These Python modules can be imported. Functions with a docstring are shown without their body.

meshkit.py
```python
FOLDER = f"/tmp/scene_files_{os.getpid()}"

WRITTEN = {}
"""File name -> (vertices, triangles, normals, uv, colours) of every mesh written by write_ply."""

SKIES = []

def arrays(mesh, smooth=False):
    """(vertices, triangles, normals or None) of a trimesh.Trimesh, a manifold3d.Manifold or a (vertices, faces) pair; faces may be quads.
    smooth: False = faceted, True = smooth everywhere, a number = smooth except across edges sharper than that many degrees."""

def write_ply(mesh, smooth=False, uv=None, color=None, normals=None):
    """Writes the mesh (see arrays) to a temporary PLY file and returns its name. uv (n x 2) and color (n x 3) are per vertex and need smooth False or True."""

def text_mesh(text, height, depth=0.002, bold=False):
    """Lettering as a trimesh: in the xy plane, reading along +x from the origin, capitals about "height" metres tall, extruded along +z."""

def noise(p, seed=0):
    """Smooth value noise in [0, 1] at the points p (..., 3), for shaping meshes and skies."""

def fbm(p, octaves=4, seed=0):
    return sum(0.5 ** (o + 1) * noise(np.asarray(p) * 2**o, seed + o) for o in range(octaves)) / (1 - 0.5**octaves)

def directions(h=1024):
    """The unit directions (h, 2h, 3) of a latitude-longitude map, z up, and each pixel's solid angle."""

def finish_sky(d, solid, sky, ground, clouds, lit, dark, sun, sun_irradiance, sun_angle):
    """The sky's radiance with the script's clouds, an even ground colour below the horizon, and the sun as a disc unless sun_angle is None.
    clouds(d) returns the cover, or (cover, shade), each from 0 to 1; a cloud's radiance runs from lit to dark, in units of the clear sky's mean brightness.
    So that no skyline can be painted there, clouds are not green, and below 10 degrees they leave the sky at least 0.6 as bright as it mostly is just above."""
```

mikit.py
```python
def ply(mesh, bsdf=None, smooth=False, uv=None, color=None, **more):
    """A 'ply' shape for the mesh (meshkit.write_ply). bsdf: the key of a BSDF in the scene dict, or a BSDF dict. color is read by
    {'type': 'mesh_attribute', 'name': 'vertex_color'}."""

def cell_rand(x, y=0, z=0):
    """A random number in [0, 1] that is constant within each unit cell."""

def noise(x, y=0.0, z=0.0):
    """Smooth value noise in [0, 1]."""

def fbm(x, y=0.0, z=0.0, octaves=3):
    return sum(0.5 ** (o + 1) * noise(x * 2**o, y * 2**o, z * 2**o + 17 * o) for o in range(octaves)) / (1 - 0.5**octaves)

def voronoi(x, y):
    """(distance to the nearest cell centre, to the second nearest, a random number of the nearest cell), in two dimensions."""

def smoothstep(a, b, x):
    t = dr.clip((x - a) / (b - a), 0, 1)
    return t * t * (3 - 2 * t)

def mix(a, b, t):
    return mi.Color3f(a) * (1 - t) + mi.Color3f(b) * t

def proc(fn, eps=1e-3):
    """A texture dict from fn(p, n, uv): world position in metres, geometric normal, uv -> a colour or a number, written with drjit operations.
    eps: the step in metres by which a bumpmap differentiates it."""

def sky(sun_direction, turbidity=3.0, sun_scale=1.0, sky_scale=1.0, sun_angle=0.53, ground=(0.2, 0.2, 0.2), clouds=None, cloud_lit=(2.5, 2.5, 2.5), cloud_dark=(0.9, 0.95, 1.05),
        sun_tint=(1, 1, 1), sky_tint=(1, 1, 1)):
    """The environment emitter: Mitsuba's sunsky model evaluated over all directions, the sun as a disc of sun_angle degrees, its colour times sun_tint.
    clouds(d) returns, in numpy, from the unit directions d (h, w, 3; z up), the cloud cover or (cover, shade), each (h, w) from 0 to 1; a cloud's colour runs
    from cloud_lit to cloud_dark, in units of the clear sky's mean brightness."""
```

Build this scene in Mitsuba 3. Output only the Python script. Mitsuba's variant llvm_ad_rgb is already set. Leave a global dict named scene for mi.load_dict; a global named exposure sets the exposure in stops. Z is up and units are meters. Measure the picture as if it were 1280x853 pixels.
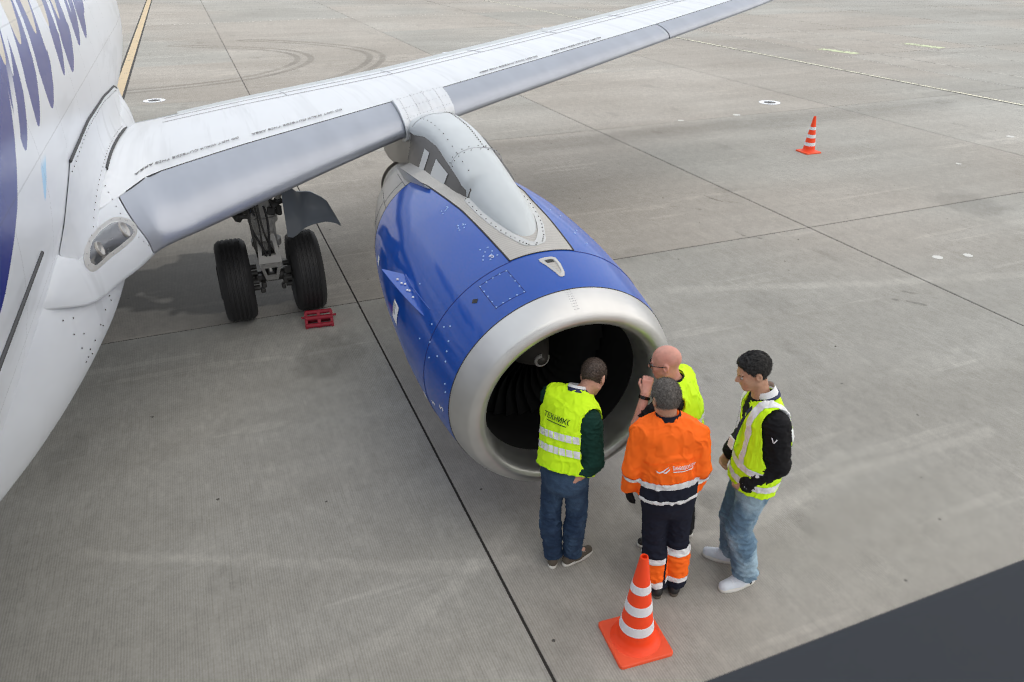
import math
import numpy as np, trimesh, mitsuba as mi, drjit as dr, mikit, meshkit
from shapely.geometry import Polygon, Point
T = mi.ScalarTransform4f
PI = math.pi
scene, labels = {}, {}

# ------------------------------------------------------------------ camera, sky, exposure
CAM_H = 4.25
PITCH = math.atan(510 / 930.0)
CP, SP = math.cos(PITCH), math.sin(PITCH)
scene['camera'] = {'type': 'thinlens', 'fov': 2 * math.degrees(math.atan(640 / 930.0)), 'fov_axis': 'x',
                   'aperture_radius': 0.0016, 'focus_distance': 6.2, 'near_clip': 0.05, 'far_clip': 6000.0,
                   'to_world': T().look_at(origin=[0, 0, CAM_H], target=[0, CP, CAM_H - SP], up=[0, 0, 1])}
def cover(d):
    n = meshkit.fbm(d * 2.3 + 5.0, 4, seed=3)
    return np.ones(d.shape[:2]), np.clip((n - 0.35) * 1.6, 0, 1)
scene['sky'] = mikit.sky([0.74, -0.10, 0.66], turbidity=3, sun_scale=0.24, sun_angle=100, sun_tint=(.95, .99, 1.06), clouds=cover,
                         cloud_lit=(2.28, 2.4, 2.55), cloud_dark=(1.5, 1.62, 1.78), ground=(0.2, 0.2, 0.2))
exposure = 2.40

# ------------------------------------------------------------------ helpers
def unique(key):
    if key not in scene:
        return key
    n = 1
    while f'{key}_{n:03d}' in scene:
        n += 1
    return f'{key}_{n:03d}'

def add(key, mesh, bsdf, smooth=35, label=None, kind=None, **more):
    """One shape entry; key repeats get a number."""
    key = unique(key)
    scene[key] = mikit.ply(mesh, bsdf, smooth=smooth, **more)
    if label: labels.setdefault(key, {})['label'] = label
    if kind: labels.setdefault(key, {})['kind'] = kind
    return key

def thing(key, label, category, group=None):
    labels[key] = {'label': label, 'category': category}
    if group: labels[key]['group'] = group
    return key

def cat(*ms):
    ms = [m for m in ms if m is not None]
    return trimesh.util.concatenate(ms)

def grid(P, close_u=False, close_v=False):
    """Quad grid (n, m, 3) -> Trimesh."""
    P = np.asarray(P, float)
    n, m = P.shape[:2]
    iu = np.arange(n if close_u else n - 1); iv = np.arange(m if close_v else m - 1)
    a, b = np.meshgrid(iu, iv, indexing='ij')
    a, b = a.ravel(), b.ravel(); a2, b2 = (a + 1) % n, (b + 1) % m
    i = lambda x, y: x * m + y
    f = np.vstack([np.stack([i(a, b), i(a2, b), i(a2, b2)], 1), np.stack([i(a, b), i(a2, b2), i(a, b2)], 1)])
    return trimesh.Trimesh(P.reshape(-1, 3), f, process=False)

def loft(rings, cap=True):
    rings = np.asarray(rings, float)
    m = grid(rings, close_v=True)
    if cap:
        n, k = rings.shape[:2]
        v = np.vstack([m.vertices, rings[0].mean(0), rings[-1].mean(0)])
        j = np.arange(k); j2 = (j + 1) % k
        f = np.vstack([m.faces, np.stack([j, j2, np.full(k, n * k)], 1), np.stack([(n - 1) * k + j2, (n - 1) * k + j, np.full(k, n * k + 1)], 1)])
        m = trimesh.Trimesh(v, f, process=False)
    return m

def frames(P):
    P = np.asarray(P, float)
    t = np.gradient(P, axis=0); t /= np.linalg.norm(t, axis=1, keepdims=True) + 1e-12
    ref = np.array([0, 0, 1.0]) if abs(t[0, 2]) < 0.9 else np.array([1.0, 0, 0])
    u = np.cross(t[0], ref); u /= np.linalg.norm(u)
    U = []
    for k in range(len(P)):
        u = u - t[k] * np.dot(u, t[k]); u /= np.linalg.norm(u) + 1e-12
        U.append(u.copy())
    U = np.array(U)
    return t, U, np.cross(t, U)

def tube(P, r, n=10, cap=True):
    P = np.asarray(P, float); r = np.broadcast_to(np.asarray(r, float), (len(P),))
    t, U, V = frames(P)
    a = np.arange(n) * 2 * PI / n
    rings = P[:, None] + r[:, None, None] * (np.cos(a)[None, :, None] * U[:, None] + np.sin(a)[None, :, None] * V[:, None])
    return loft(rings, cap)

def spline(pts, n):
    from scipy.interpolate import CubicSpline
    pts = np.asarray(pts, float)
    s = np.r_[0, np.cumsum(np.linalg.norm(np.diff(pts, axis=0), axis=1))]
    return CubicSpline(s, pts)(np.linspace(0, s[-1], n))

def revolve(profile, n=48):
    """(r, z) profile -> surface about z."""
    p = np.asarray(profile, float); a = np.arange(n) * 2 * PI / n
    return grid(np.stack([p[:, 0, None] * np.cos(a), p[:, 0, None] * np.sin(a), np.repeat(p[:, 1:2], n, 1)], -1), close_v=True)

def rbox(sx, sy, sz, r=0.01):
    """Box with chamfered edges, centred."""
    import itertools
    pts = []
    for s in itertools.product((-1, 1), repeat=3):
        h = np.array([sx, sy, sz]) / 2 * s
        for k in range(3):
            q = h - np.array(s) * r; q[k] = h[k]; pts.append(q)
    return trimesh.convex.convex_hull(np.array(pts))

def hull(pts):
    return trimesh.convex.convex_hull(np.asarray(pts, float))

def move(m, loc=(0, 0, 0), rot=None, scale=None):
    m = m.copy()
    if scale is not None: m.apply_scale(scale)
    if rot is not None: m.apply_transform(trimesh.transformations.euler_matrix(*rot))
    m.apply_translation(loc)
    return m

def along(m, p, q):
    """Carries a mesh made about +z at the origin onto the segment from p towards q."""
    M = trimesh.geometry.align_vectors([0, 0, 1], np.asarray(q, float) - p)
    m = m.copy(); m.apply_transform(M); m.apply_translation(p); return m

def rod(p, q, r, n=14, r2=None):
    p, q = np.asarray(p, float), np.asarray(q, float)
    return tube([p, p + (q - p) * .5, q], [r, (r + (r2 or r)) / 2, r2 or r], n)

# aircraft frame: a = aft of the camera's station, l = out along the left wing from the centreline, z up
PHI = math.radians(22.0); LAT = 2.8
CA, SA = math.cos(PHI), math.sin(PHI)
def AV(p):
    p = np.asarray(p, float)
    return np.stack([-SA * p[..., 0] + CA * (p[..., 1] - LAT), CA * p[..., 0] + SA * (p[..., 1] - LAT), p[..., 2]], -1)
def AC(m):
    return trimesh.Trimesh(AV(m.vertices), np.asarray(m.faces)[:, ::-1], process=False)
def to_air(p):
    """World point (drjit) -> a, l, z."""
    x, y, z = p.x, p.y, p.z
    return -SA * x + CA * y, CA * x + SA * y + LAT, z

# ------------------------------------------------------------------ materials
def rgb(*c): return {'type': 'rgb', 'value': [float(x) for x in c]}
def two(b): return {'type': 'twosided', 'bsdf': b}
def pr(color, rough=.5, **k):
    b = {'type': 'principled', 'base_color': color if isinstance(color, dict) else rgb(*color), 'roughness': rough}
    b.update(k); return two(b)
def bump(b, fn, scale, eps=1e-3):
    return two({'type': 'bumpmap', 'arbitrary': mikit.proc(fn, eps), 'scale': scale, 'bsdf': b['bsdf'] if b['type'] == 'twosided' else b})
noise, fbm, smoothstep, mix = mikit.noise, mikit.fbm, mikit.smoothstep, mikit.mix
V3 = mi.Color3f

# -- concrete
G = math.radians(22.2); SLAB = 7.47; P0 = np.array([-2.031, 8.819])
CG, SG = math.cos(G), math.sin(G)
def apron_uv(p):
    x, y = p.x - float(P0[0]), p.y - float(P0[1])
    return -SG * x + CG * y, CG * x + SG * y          # u along the aircraft, v across
def seg_dist(p, pts):
    d = mi.Float(1e3)
    for (x0, y0), (x1, y1) in zip(pts[:-1], pts[1:]):
        dx, dy = x1 - x0, y1 - y0
        t = dr.clip(((p.x - x0) * dx + (p.y - y0) * dy) / (dx * dx + dy * dy), 0, 1)
        d = dr.minimum(d, dr.sqrt(dr.square(p.x - x0 - t * dx) + dr.square(p.y - y0 - t * dy)))
    return d
ARC1 = [tuple(q) for q in spline([(-14.5, 34.2), (-11.48, 33.5), (-9.2, 32.4), (-8.05, 30.6), (-7.95, 28.4), (-8.86, 26.0), (-11.2, 23.9), (-13.5, 22.6)], 26)]
ARC2 = [tuple(q) for q in spline([(-12, 36.0), (-8.75, 34.9), (-6.9, 33.6), (-5.6, 31.9), (-5.2, 29.8), (-5.4, 27.4), (-6.3, 24.8)], 20)]
def concrete(p, n, uv):
    u, v = apron_uv(p)
    wu = u + .6 * noise(u * .3, v * .3, 4)
    cell = mikit.cell_rand(dr.floor(u / SLAB), dr.floor(v / SLAB), 7)
    big = fbm(u * .22, v * .22, 1, 4)
    streak = fbm(wu * 3.1, v * .32, 5, 4)
    far = fbm(p.x * .09, p.y * .55 + .6 * noise(p.x * .05, p.y * .05, 8), 9, 4)
    fine = .5 * fbm(u * 11, v * 14, 3, 3) + .5 * fbm(u * 55, v * 70, 8, 3)
    c = mix((.292, .278, .256), (.366, .354, .332), smoothstep(.28, .74, .42 * big + .26 * streak + .32 * far))
    c = c * (.79 + .42 * fine) * (.955 + .09 * cell)
    c = c * mix((1.03, 1.0, .965), (.98, 1.0, .99), smoothstep(.3, .7, .5 * mikit.cell_rand(dr.floor(u / SLAB), dr.floor(v / SLAB), 3) + .5 * noise(u * .25, v * .25, 9)))
    vd, v2, vr = mikit.voronoi(u * .9 + 5, v * .9)
    c = c * (1 - .75 * smoothstep(.022, .012, vd + .012 * noise(u * 60, v * 60, 1)) * dr.select(vr > .62, 1.0, 0.0))
    # brushed grooves along u
    mask = smoothstep(.25, .6, fbm(u * .5, v * .5, 12, 3) + .18)
    g = .5 + .5 * dr.cos(2 * PI * (v + .004 * noise(u * 2, v * 9, 1)) / .0185)
    ln = mikit.cell_rand(dr.floor(v / .0185 + .5), 3, 1)
    c = c * (1 - .19 * mask * g * (.72 + .28 * ln) * smoothstep(.15, .6, noise(u * 5 + ln * 6, v * 11, 6) + .2))
    # dark blotches, oil spots, pale scuffs
    spots = smoothstep(.73, .83, fbm(u * .9 + 3, v * 1.6, 21, 4))
    c = c * (1 - .13 * spots)
    pale = smoothstep(.66, .78, fbm(u * .7 + 31, v * .16, 33, 4)) * smoothstep(.4, .6, noise(u * 4, v * 4, 2))
    c = c * (1 + .10 * pale)
    scr = smoothstep(.735, .80, fbm(u * 6 + 7, v * .5 + .5 * noise(u, v, 3), 44, 3))
    c = c * (1 + .12 * scr)
    # wet patch left of the wheels
    qx, qy = p.x + 4.15, p.y - 9.55
    wet = smoothstep(.10, -.02, dr.square(qx / 1.55) + dr.square(qy / 1.15) - 1 + 1.5 * (fbm(p.x * 1.1, p.y * 1.1, 6, 4) - .42))
    c = c * (1 - .58 * wet)
    for (sx, sy, rr, kk) in ((1.17, 4.9, .22, .4), (1.42, 4.75, .13, .45), (1.75, 4.9, .18, .25), (-2.1, 7.45, .5, .25), (8.2, 12.9, .7, .18), (3.4, 8.8, .35, .08), (-1.9, 13.0, .7, .1)):
        q = (dr.square(p.x - sx) + dr.square((p.y - sy) * .8)) / (rr * rr)
        c = c * (1 - kk * smoothstep(1.0, .2, q + 1.2 * (fbm(p.x * 5, p.y * 5, 11, 3) - .5)))
    # tyre tracks of turning vehicles
    for arc, off in ((ARC1, 0), (ARC2, 0)):
        d = seg_dist(p, arc)
        w = .55 + .45 * noise(p.x * 1.1, p.y * 1.1, 5)
        c = c * (1 - .30 * w * smoothstep(.17, .08, dr.abs(d - .25)))
    d = seg_dist(p, [(-1.9, 16.0), (2.6, 17.9), (12, 21.7)])
    c = c * (1 - .17 * smoothstep(.9, .25, d + .5 * (fbm(p.x, p.y * 3, 2, 3) - .5)))
    for pts, w, k in ((((-3.35, 4.28), (-1.82, 4.21), (-.88, 4.145), (.0, 4.2)), .09, .13), (((-1.45, 3.15), (-.78, 3.55), (-.36, 4.05), (.0, 4.6)), .10, .11),
                      (((1.9, 4.6), (3.0, 5.3), (4.6, 5.9)), .10, .15), (((2.2, 9.2), (5.0, 9.4), (8.5, 9.9)), .14, .13)):
        d = seg_dist(p, pts)
        c = c * (1 + k * smoothstep(w, w * .3, d + .12 * (fbm(p.x * 3, p.y * 3, 15, 3) - .5)))
    for pts in (((3.55, 13.35), (3.72, 13.05), (4.1, 12.9)), ((2.7, 12.75), (3.3, 12.55)), ((5.3, 9.15), (5.6, 8.95)), ((5.05, 8.9), (5.4, 8.72)), ((3.6, 11.5), (3.75, 11.2), (3.95, 11.15))):
        c = c * (1 - .38 * smoothstep(.07, .015, seg_dist(p, pts) + .05 * noise(p.x * 14, p.y * 14, 2)) * smoothstep(.35, .6, noise(p.x * 7, p.y * 7, 6) + .15))
    # joints of the paving beyond the slabs that are built
    return c
def concrete_far(p, n, uv):
    c = concrete(p, n, uv)
    u, v = apron_uv(p)
    j = dr.minimum(dr.abs(u - SLAB * dr.round(u / SLAB)), dr.abs(v - SLAB * dr.round(v / SLAB)))
    return c * (1 - .55 * smoothstep(.035, .012, j))
def rough_conc(p, n, uv):
    qx, qy = p.x + 4.15, p.y - 9.55
    wet = smoothstep(.10, -.02, dr.square(qx / 1.55) + dr.square(qy / 1.15) - 1 + 1.5 * (fbm(p.x * 1.1, p.y * 1.1, 6, 4) - .42))
    return .8 - .2 * wet
def groove_h(p, n, uv):
    u, v = apron_uv(p)
    mask = smoothstep(.25, .6, fbm(u * .5, v * .5, 12, 2) + .18)
    return mask * (.5 + .5 * dr.cos(2 * PI * v / .0185)) + .5 * noise(u * 60, v * 60, 2)
scene['concrete'] = bump({'type': 'principled', 'base_color': mikit.proc(concrete), 'roughness': mikit.proc(rough_conc), 'specular': .3}, groove_h, .0012, 2e-3)
scene['concrete_far'] = pr(mikit.proc(concrete_far), .8, specular=.3)
scene['joint'] = pr((.028, .026, .024), .95)
def worn(col, lo=.45):
    def fn(p, n, uv):
        w = smoothstep(lo - .2, lo + .12, fbm(p.x * 7, p.y * 7, 2, 4))
        return mix((.2, .19, .175), col, w)
    return mikit.proc(fn)
scene['yellow_paint'] = pr(worn((.50, .40, .26), .26), .7)
scene['white_line'] = pr(worn((.6, .58, .48), .35), .7)
scene['faded_line'] = pr(worn((.40, .39, .36), .5), .8)
scene['spot_paint'] = pr((.55, .55, .53), .7)
scene['green_line'] = pr(worn((.5, .55, .36), .42), .7)
scene['line_border'] = pr((.05, .048, .045), .85)

# -- aircraft paints
FEATHERS = [  # tip a, girth at the tip, half width, slant, tint: flat painted livery on the fuselage side
    (9.9, 3.5, .25, -1.9, 0), (9.35, 3.42, .26, -1.9, 0), (8.69, 3.244, .30, -1.9, 0), (8.07, 3.25, .28, -1.9, 0), (7.15, 3.156, .32, -1.7, 0), (6.68, 3.2, .19, -1.6, 0),
    (5.78, 3.128, .27, -1.45, 0), (5.17, 3.137, .2, -1.6, 0), (4.64, 3.121, .2, -1.45, 0), (3.27, 2.757, .36, -1.95, 0),
    (5.75, 3.535, .17, -1.6, 1), (6.39, 3.531, .15, -1.6, 1), (7.01, 3.518, .14, -1.5, 1), (7.65, 3.513, .13, -1.6, 1), (5.1, 3.5, .12, -1.6, 1), (4.76, 2.81, .12, -1.2, 2),
    (5.121, 3.434, .075, -2.0, 3), (6.431, 3.405, .10, -1.75, 3), (7.25, 3.44, .065, -1.6, 3), (7.95, 3.45, .07, -1.6, 3), (4.25, 3.02, .06, -1.9, 3), (8.5, 3.5, .06, -1.7, 3)]
def livery(p, n, uv):
    a, l, z = to_air(p)
    white = mi.Color3f(.50, .53, .575) * (.95 + .07 * fbm(a * 1.2, z * .6, 3, 3))
    side = (l > 0)
    arc = dr.atan2(l, 3.1 - z) * 1.9                    # girth measured from the belly
    ink = mi.Float(0); beige = mi.Float(0); slit = mi.Float(0)
    for (ta, ts, ww, sl, k) in FEATHERS:
        h = arc - ts                                    # above the tip
        ax = ta - sl * h
        wid = ww * dr.sqrt(dr.clip(h / .22, 0, 1)) * (1 - .25 * dr.clip(h - .3, 0, 2))
        m = smoothstep(.012, -.012, dr.abs(a - ax) - wid) * dr.select(h > 0, 1.0, 0.0)
        if k == 2: drop = m * smoothstep(.2, .14, h)
        elif k == 3: slit = dr.maximum(slit, m * smoothstep(.55, .3, h))
        elif k: beige = dr.maximum(beige, m)
        else: ink = dr.maximum(ink, m)
    c = mix(white, (.012, .022, .17), dr.select(side, ink * (1 - slit), 0))
    c = mix(c, (.42, .38, .30), dr.select(side, beige, 0))
    c = mix(c, (.22, .42, .62), dr.select(side, drop, 0))
    j = mi.Float(0)
    for aa in (1.9, 2.9, 3.9, 4.9, 5.9, 6.9, 7.9, 8.9, 9.9, 10.9): j = dr.maximum(j, smoothstep(.006, .003, dr.abs(a - aa)))
    for ss in (2.35, 3.02, 3.66): j = dr.maximum(j, smoothstep(.006, .003, dr.abs(arc - ss)))
    c = c * (1 - .22 * j) * (1 - .10 * smoothstep(.55, .75, fbm(a * .8, arc * 4, 5, 4)))
    return c
scene['fuselage_paint'] = pr(mikit.proc(livery), .22, specular=.5, clearcoat=.6, clearcoat_gloss=.93)
def white_dirt(p, n, uv):
    a, l, z = to_air(p)
    s = fbm(a * .7, l * 5, 2, 4)
    d = smoothstep(.45, .8, fbm(a * .5, l * 9, 2, 4)) * .5 + .3 * smoothstep(.6, .8, fbm(a * .9, l * 26, 7, 3))
    return mi.Color3f(.56, .585, .62) * (1 - .16 * d)
scene['wing_paint'] = pr(mikit.proc(white_dirt), .3, specular=.5)
def fairing_dirt(p, n, uv):
    a, l, z = to_air(p)
    s = fbm(a * 1.5, l * 1.5 + z * 5, 2, 4)
    streak = smoothstep(.58, .74, fbm(a * 5, z * 1.0 + l, 9, 4))
    return mi.Color3f(.51, .54, .58) * (.93 + .1 * s) * (1 - .10 * streak)
scene['fairing_paint'] = pr(mikit.proc(fairing_dirt), .3, specular=.5, clearcoat=.35, clearcoat_gloss=.85)
def pylon_dirt(p, n, uv):
    a, l, z = to_air(p)
    return mi.Color3f(.43, .46, .475) * (.9 + .18 * fbm(a * 2, z * 4, l * 4, 4))
scene['pylon_paint'] = pr(mikit.proc(pylon_dirt), .32, specular=.5)
def slat_col(p, n, uv):
    a, l, z = to_air(p)
    return mi.Color3f(.35, .375, .43) * (.9 + .18 * fbm(a * 1.4, l * 4.5, 3, 4))
scene['slat_metal'] = pr(mikit.proc(slat_col), .36, metallic=.55, specular=.5)
def lip_col(p, n, uv):
    a, l, z = to_air(p)
    th = dr.atan2(l - 4.95, z - 1.2)
    s = fbm(a * 4, th * 7, 3, 4)
    grime = smoothstep(.5, .72, fbm(a * 3 + 4, l * 3, z * 3, 4)) * smoothstep(1.5, .5, z)
    return mi.Color3f(.64, .64, .635) * (.9 + .14 * s) * (1 - .22 * grime)
def lip_rough(p, n, uv):
    return .36 + .14 * fbm(p.x * 9, p.y * 9, p.z * 9, 3)
scene['lip_metal'] = pr(mikit.proc(lip_col), mikit.proc(lip_rough), metallic=.9)
def blue_col(p, n, uv):
    a, l, z = to_air(p)
    return mi.Color3f(.0035, .060, .345) * (.92 + .14 * fbm(a * 2, l * 2, z * 2, 3))
scene['cowl_blue'] = pr(mikit.proc(blue_col), .10, specular=.4, clearcoat=1.0, clearcoat_gloss=.995)
def grey_rib(p, n, uv):
    a, l, z = to_air(p)
    return mi.Color3f(.40, .385, .36) * (.9 + .15 * fbm(a * 6, l * 6, z * 6, 3)) * (.93 + .07 * dr.cos(a * 2 * PI / .03))
scene['grey_panel'] = pr(mikit.proc(grey_rib), .5)
scene['grey_metal'] = pr((.40, .39, .375), .35, metallic=.6)
scene['dark_panel'] = pr((.075, .07, .066), .45)
scene['light_panel'] = pr((.45, .46, .46), .4)
scene['black'] = pr((.012, .012, .013), .55)
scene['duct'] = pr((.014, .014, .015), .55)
scene['seal'] = pr((.03, .031, .034), .6)
scene['screw'] = pr((.03, .03, .03), .5)
scene['panel_line'] = pr((.30, .31, .33), .6)
scene['blue_line'] = pr((.004, .02, .16), .5)
scene['white_mark'] = pr((.72, .74, .78), .5)
scene['fastener_blue'] = pr((.30, .46, .74), .4)
scene['spiral_grey'] = pr((.34, .34, .34), .5)
scene['fan_metal'] = pr((.036, .037, .040), .38, metallic=.5)
scene['rubber'] = pr((.017, .017, .019), .62)
scene['gear_paint'] = pr((.36, .355, .34), .45)
scene['gear_dark'] = pr((.045, .044, .043), .5)
scene['chrome'] = pr((.75, .75, .75), .15, metallic=1.0)
scene['gear_door_paint'] = pr((.12, .14, .17), .18, specular=.6, clearcoat=.8)
scene['lens'] = two({'type': 'principled', 'base_color': rgb(.05, .052, .055), 'roughness': .4, 'specular': .3})
scene['lamp_glass'] = {'type': 'thindielectric', 'int_ior': 1.5}
scene['silver_ring'] = pr((.46, .46, .45), .4, metallic=.4)
scene['text_black'] = pr((.13, .13, .135), .6)
scene['chock_red'] = pr((.30, .010, .028), .5)
scene['rail_paint'] = pr((.036, .040, .048), .6, specular=.08)

# ------------------------------------------------------------------ apron
def sheet(pts, z):
    pts = np.asarray(pts, float)
    return (np.c_[pts, np.full(len(pts), z)], np.array([[0, i, i + 1] for i in range(1, len(pts) - 1)]))
def apt(u, v):
    return np.array([P0[0] - SG * u + CG * v, P0[1] + CG * u + SG * v])
U0, U1, W0, W1 = -2, 5, -2, 3             # slabs that are built one by one
def rect(u0, u1, v0, v1): return [apt(u0, v0), apt(u0, v1), apt(u1, v1), apt(u1, v0)]
FARD = 1900.0
ub0, ub1, vb0, vb1 = U0 * SLAB, U1 * SLAB, W0 * SLAB, W1 * SLAB
add('apron', sheet(rect(ub0 - .02, ub1 + .02, vb0 - .02, vb1 + .02), -.006), 'joint', False, 'grey grooved concrete apron of large square slabs', 'structure')
for k, r in enumerate((rect(-FARD, ub0, -FARD, FARD), rect(ub1, FARD, -FARD, FARD), rect(ub0, ub1, -FARD, vb0), rect(ub0, ub1, vb1, FARD))):
    add('apron__paving', sheet(r, 0.0), 'concrete_far', False)
gap, ch = .011, .002
def slab_mesh():
    s = SLAB / 2 - gap
    o = np.array([[-s, -s], [s, -s], [s, s], [-s, s]]); i = o * (1 - ch / s)
    v = np.vstack([np.c_[o, np.full(4, -.028)], np.c_[o, np.full(4, -ch)], np.c_[i, np.zeros(4)]])
    f = [[8, 9, 10], [8, 10, 11]]
    for k in range(4):
        k2 = (k + 1) % 4
        f += [[k, k2, 4 + k2], [k, 4 + k2, 4 + k], [4 + k, 4 + k2, 8 + k2], [4 + k, 8 + k2, 8 + k]]
    m = trimesh.Trimesh(v, f, process=False)
    m.apply_transform(trimesh.transformations.rotation_matrix(G, [0, 0, 1]))
    return m
slab = mikit.ply(slab_mesh(), 'concrete')
for iu in range(U0, U1):
    for iv in range(W0, W1):
        c = apt((iu + .5) * SLAB, (iv + .5) * SLAB)
        scene[unique('apron__slab')] = {**slab, 'to_world': T().translate([float(c[0]), float(c[1]), 0])}
def line_strip(p, q, w, z=.004):
    p, q = np.asarray(p, float), np.asarray(q, float)
    d = (q - p) / np.linalg.norm(q - p); n = np.array([-d[1], d[0]]) * w / 2
    return sheet([p - n, q - n, q + n, p + n], z)
def both(p, q, e=40):
    p, q = np.asarray(p, float), np.asarray(q, float); d = (q - p) / np.linalg.norm(q - p)
    return p - d * e, q + d * e
yp, yq = np.array([-12.45, 24.7]), np.array([-26.3, 59.2])
yd = (yq - yp) / np.linalg.norm(yq - yp)
add('apron__line_border', line_strip(yp - yd * 10, yq + yd * 60, .42), 'line_border', False)
add('apron__yellow_line', line_strip(yp - yd * 10, yq + yd * 60, .27, .008), 'yellow_paint', False)
add('apron__line_border', line_strip(*both((7.741, 36.765), (14.395, 21.526)), .26), 'line_border', False)
add('apron__white_line', line_strip(*both((7.741, 36.765), (14.395, 21.526)), .15, .008), 'white_line', False)
add('apron__faded_line', line_strip(*both((10.458, 40.334), (17.186, 26.152)), .13), 'faded_line', False)
add('apron__faded_line', line_strip(*both((11.844, 44.195), (19.208, 29.503)), .13), 'faded_line', False)
def q2(x, y):
    xc, yc = x - 640, y - 426.5
    t = CAM_H / (CP * yc + SP * 930); return np.array([xc * t, (CP * 930 - SP * yc) * t])
add('apron__green_mark', line_strip(q2(1026, 61.5), q2(1072, 67.5), .5, .008), 'green_line', False)
add('apron__green_mark', line_strip(q2(1130, 54.5), q2(1178, 60.5), .5, .008), 'green_line', False)
def flat_ring(c, r0, r1, z, n=40):
    a = np.arange(n) * 2 * PI / n
    return grid(np.stack([np.stack([c[0] + r * np.cos(a), c[1] + r * np.sin(a), np.full(n, zz)], -1) for r, zz in ((r0, z), (r1, z))]), close_v=True)
def flat_disc(c, r, z, n=40):
    a = np.arange(n) * 2 * PI / n
    return sheet(np.stack([c[0] + r * np.cos(a), c[1] + r * np.sin(a)], -1), z)
for (x, y, r) in ((1172, 322, .085), (1210, 319.5, .075), (1263, 171, .1), (921, 144, .11), (851, 151, .09), (1198, 205, .06)):
    add('apron__paint_spot', flat_disc(q2(x, y), r * .9, .004, 18), 'spot_paint', False)

# inset pavement lights
for key, px, lab in (('pavement_light', (962, 128.5), 'white ringed pavement light set in the concrete beyond the far cone'),
                     ('pavement_light_001', (193, 126), 'white ringed pavement light in the concrete behind the wing root')):
    c = q2(*px)
    thing(key, lab, 'ground light')
    add(key + '__rim', flat_ring(c, .17, .30, .006), 'white_mark', False)
    add(key + '__housing', revolve([(.0, .012), (.09, .012), (.13, .008), (.17, .004)], 32).apply_translation([c[0], c[1], 0]), 'dark_panel', 30)
    add(key + '__lens', move(trimesh.creation.icosphere(2, .04), (c[0], c[1], .012), scale=[1, 1, .4]), 'lens', True)
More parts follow.
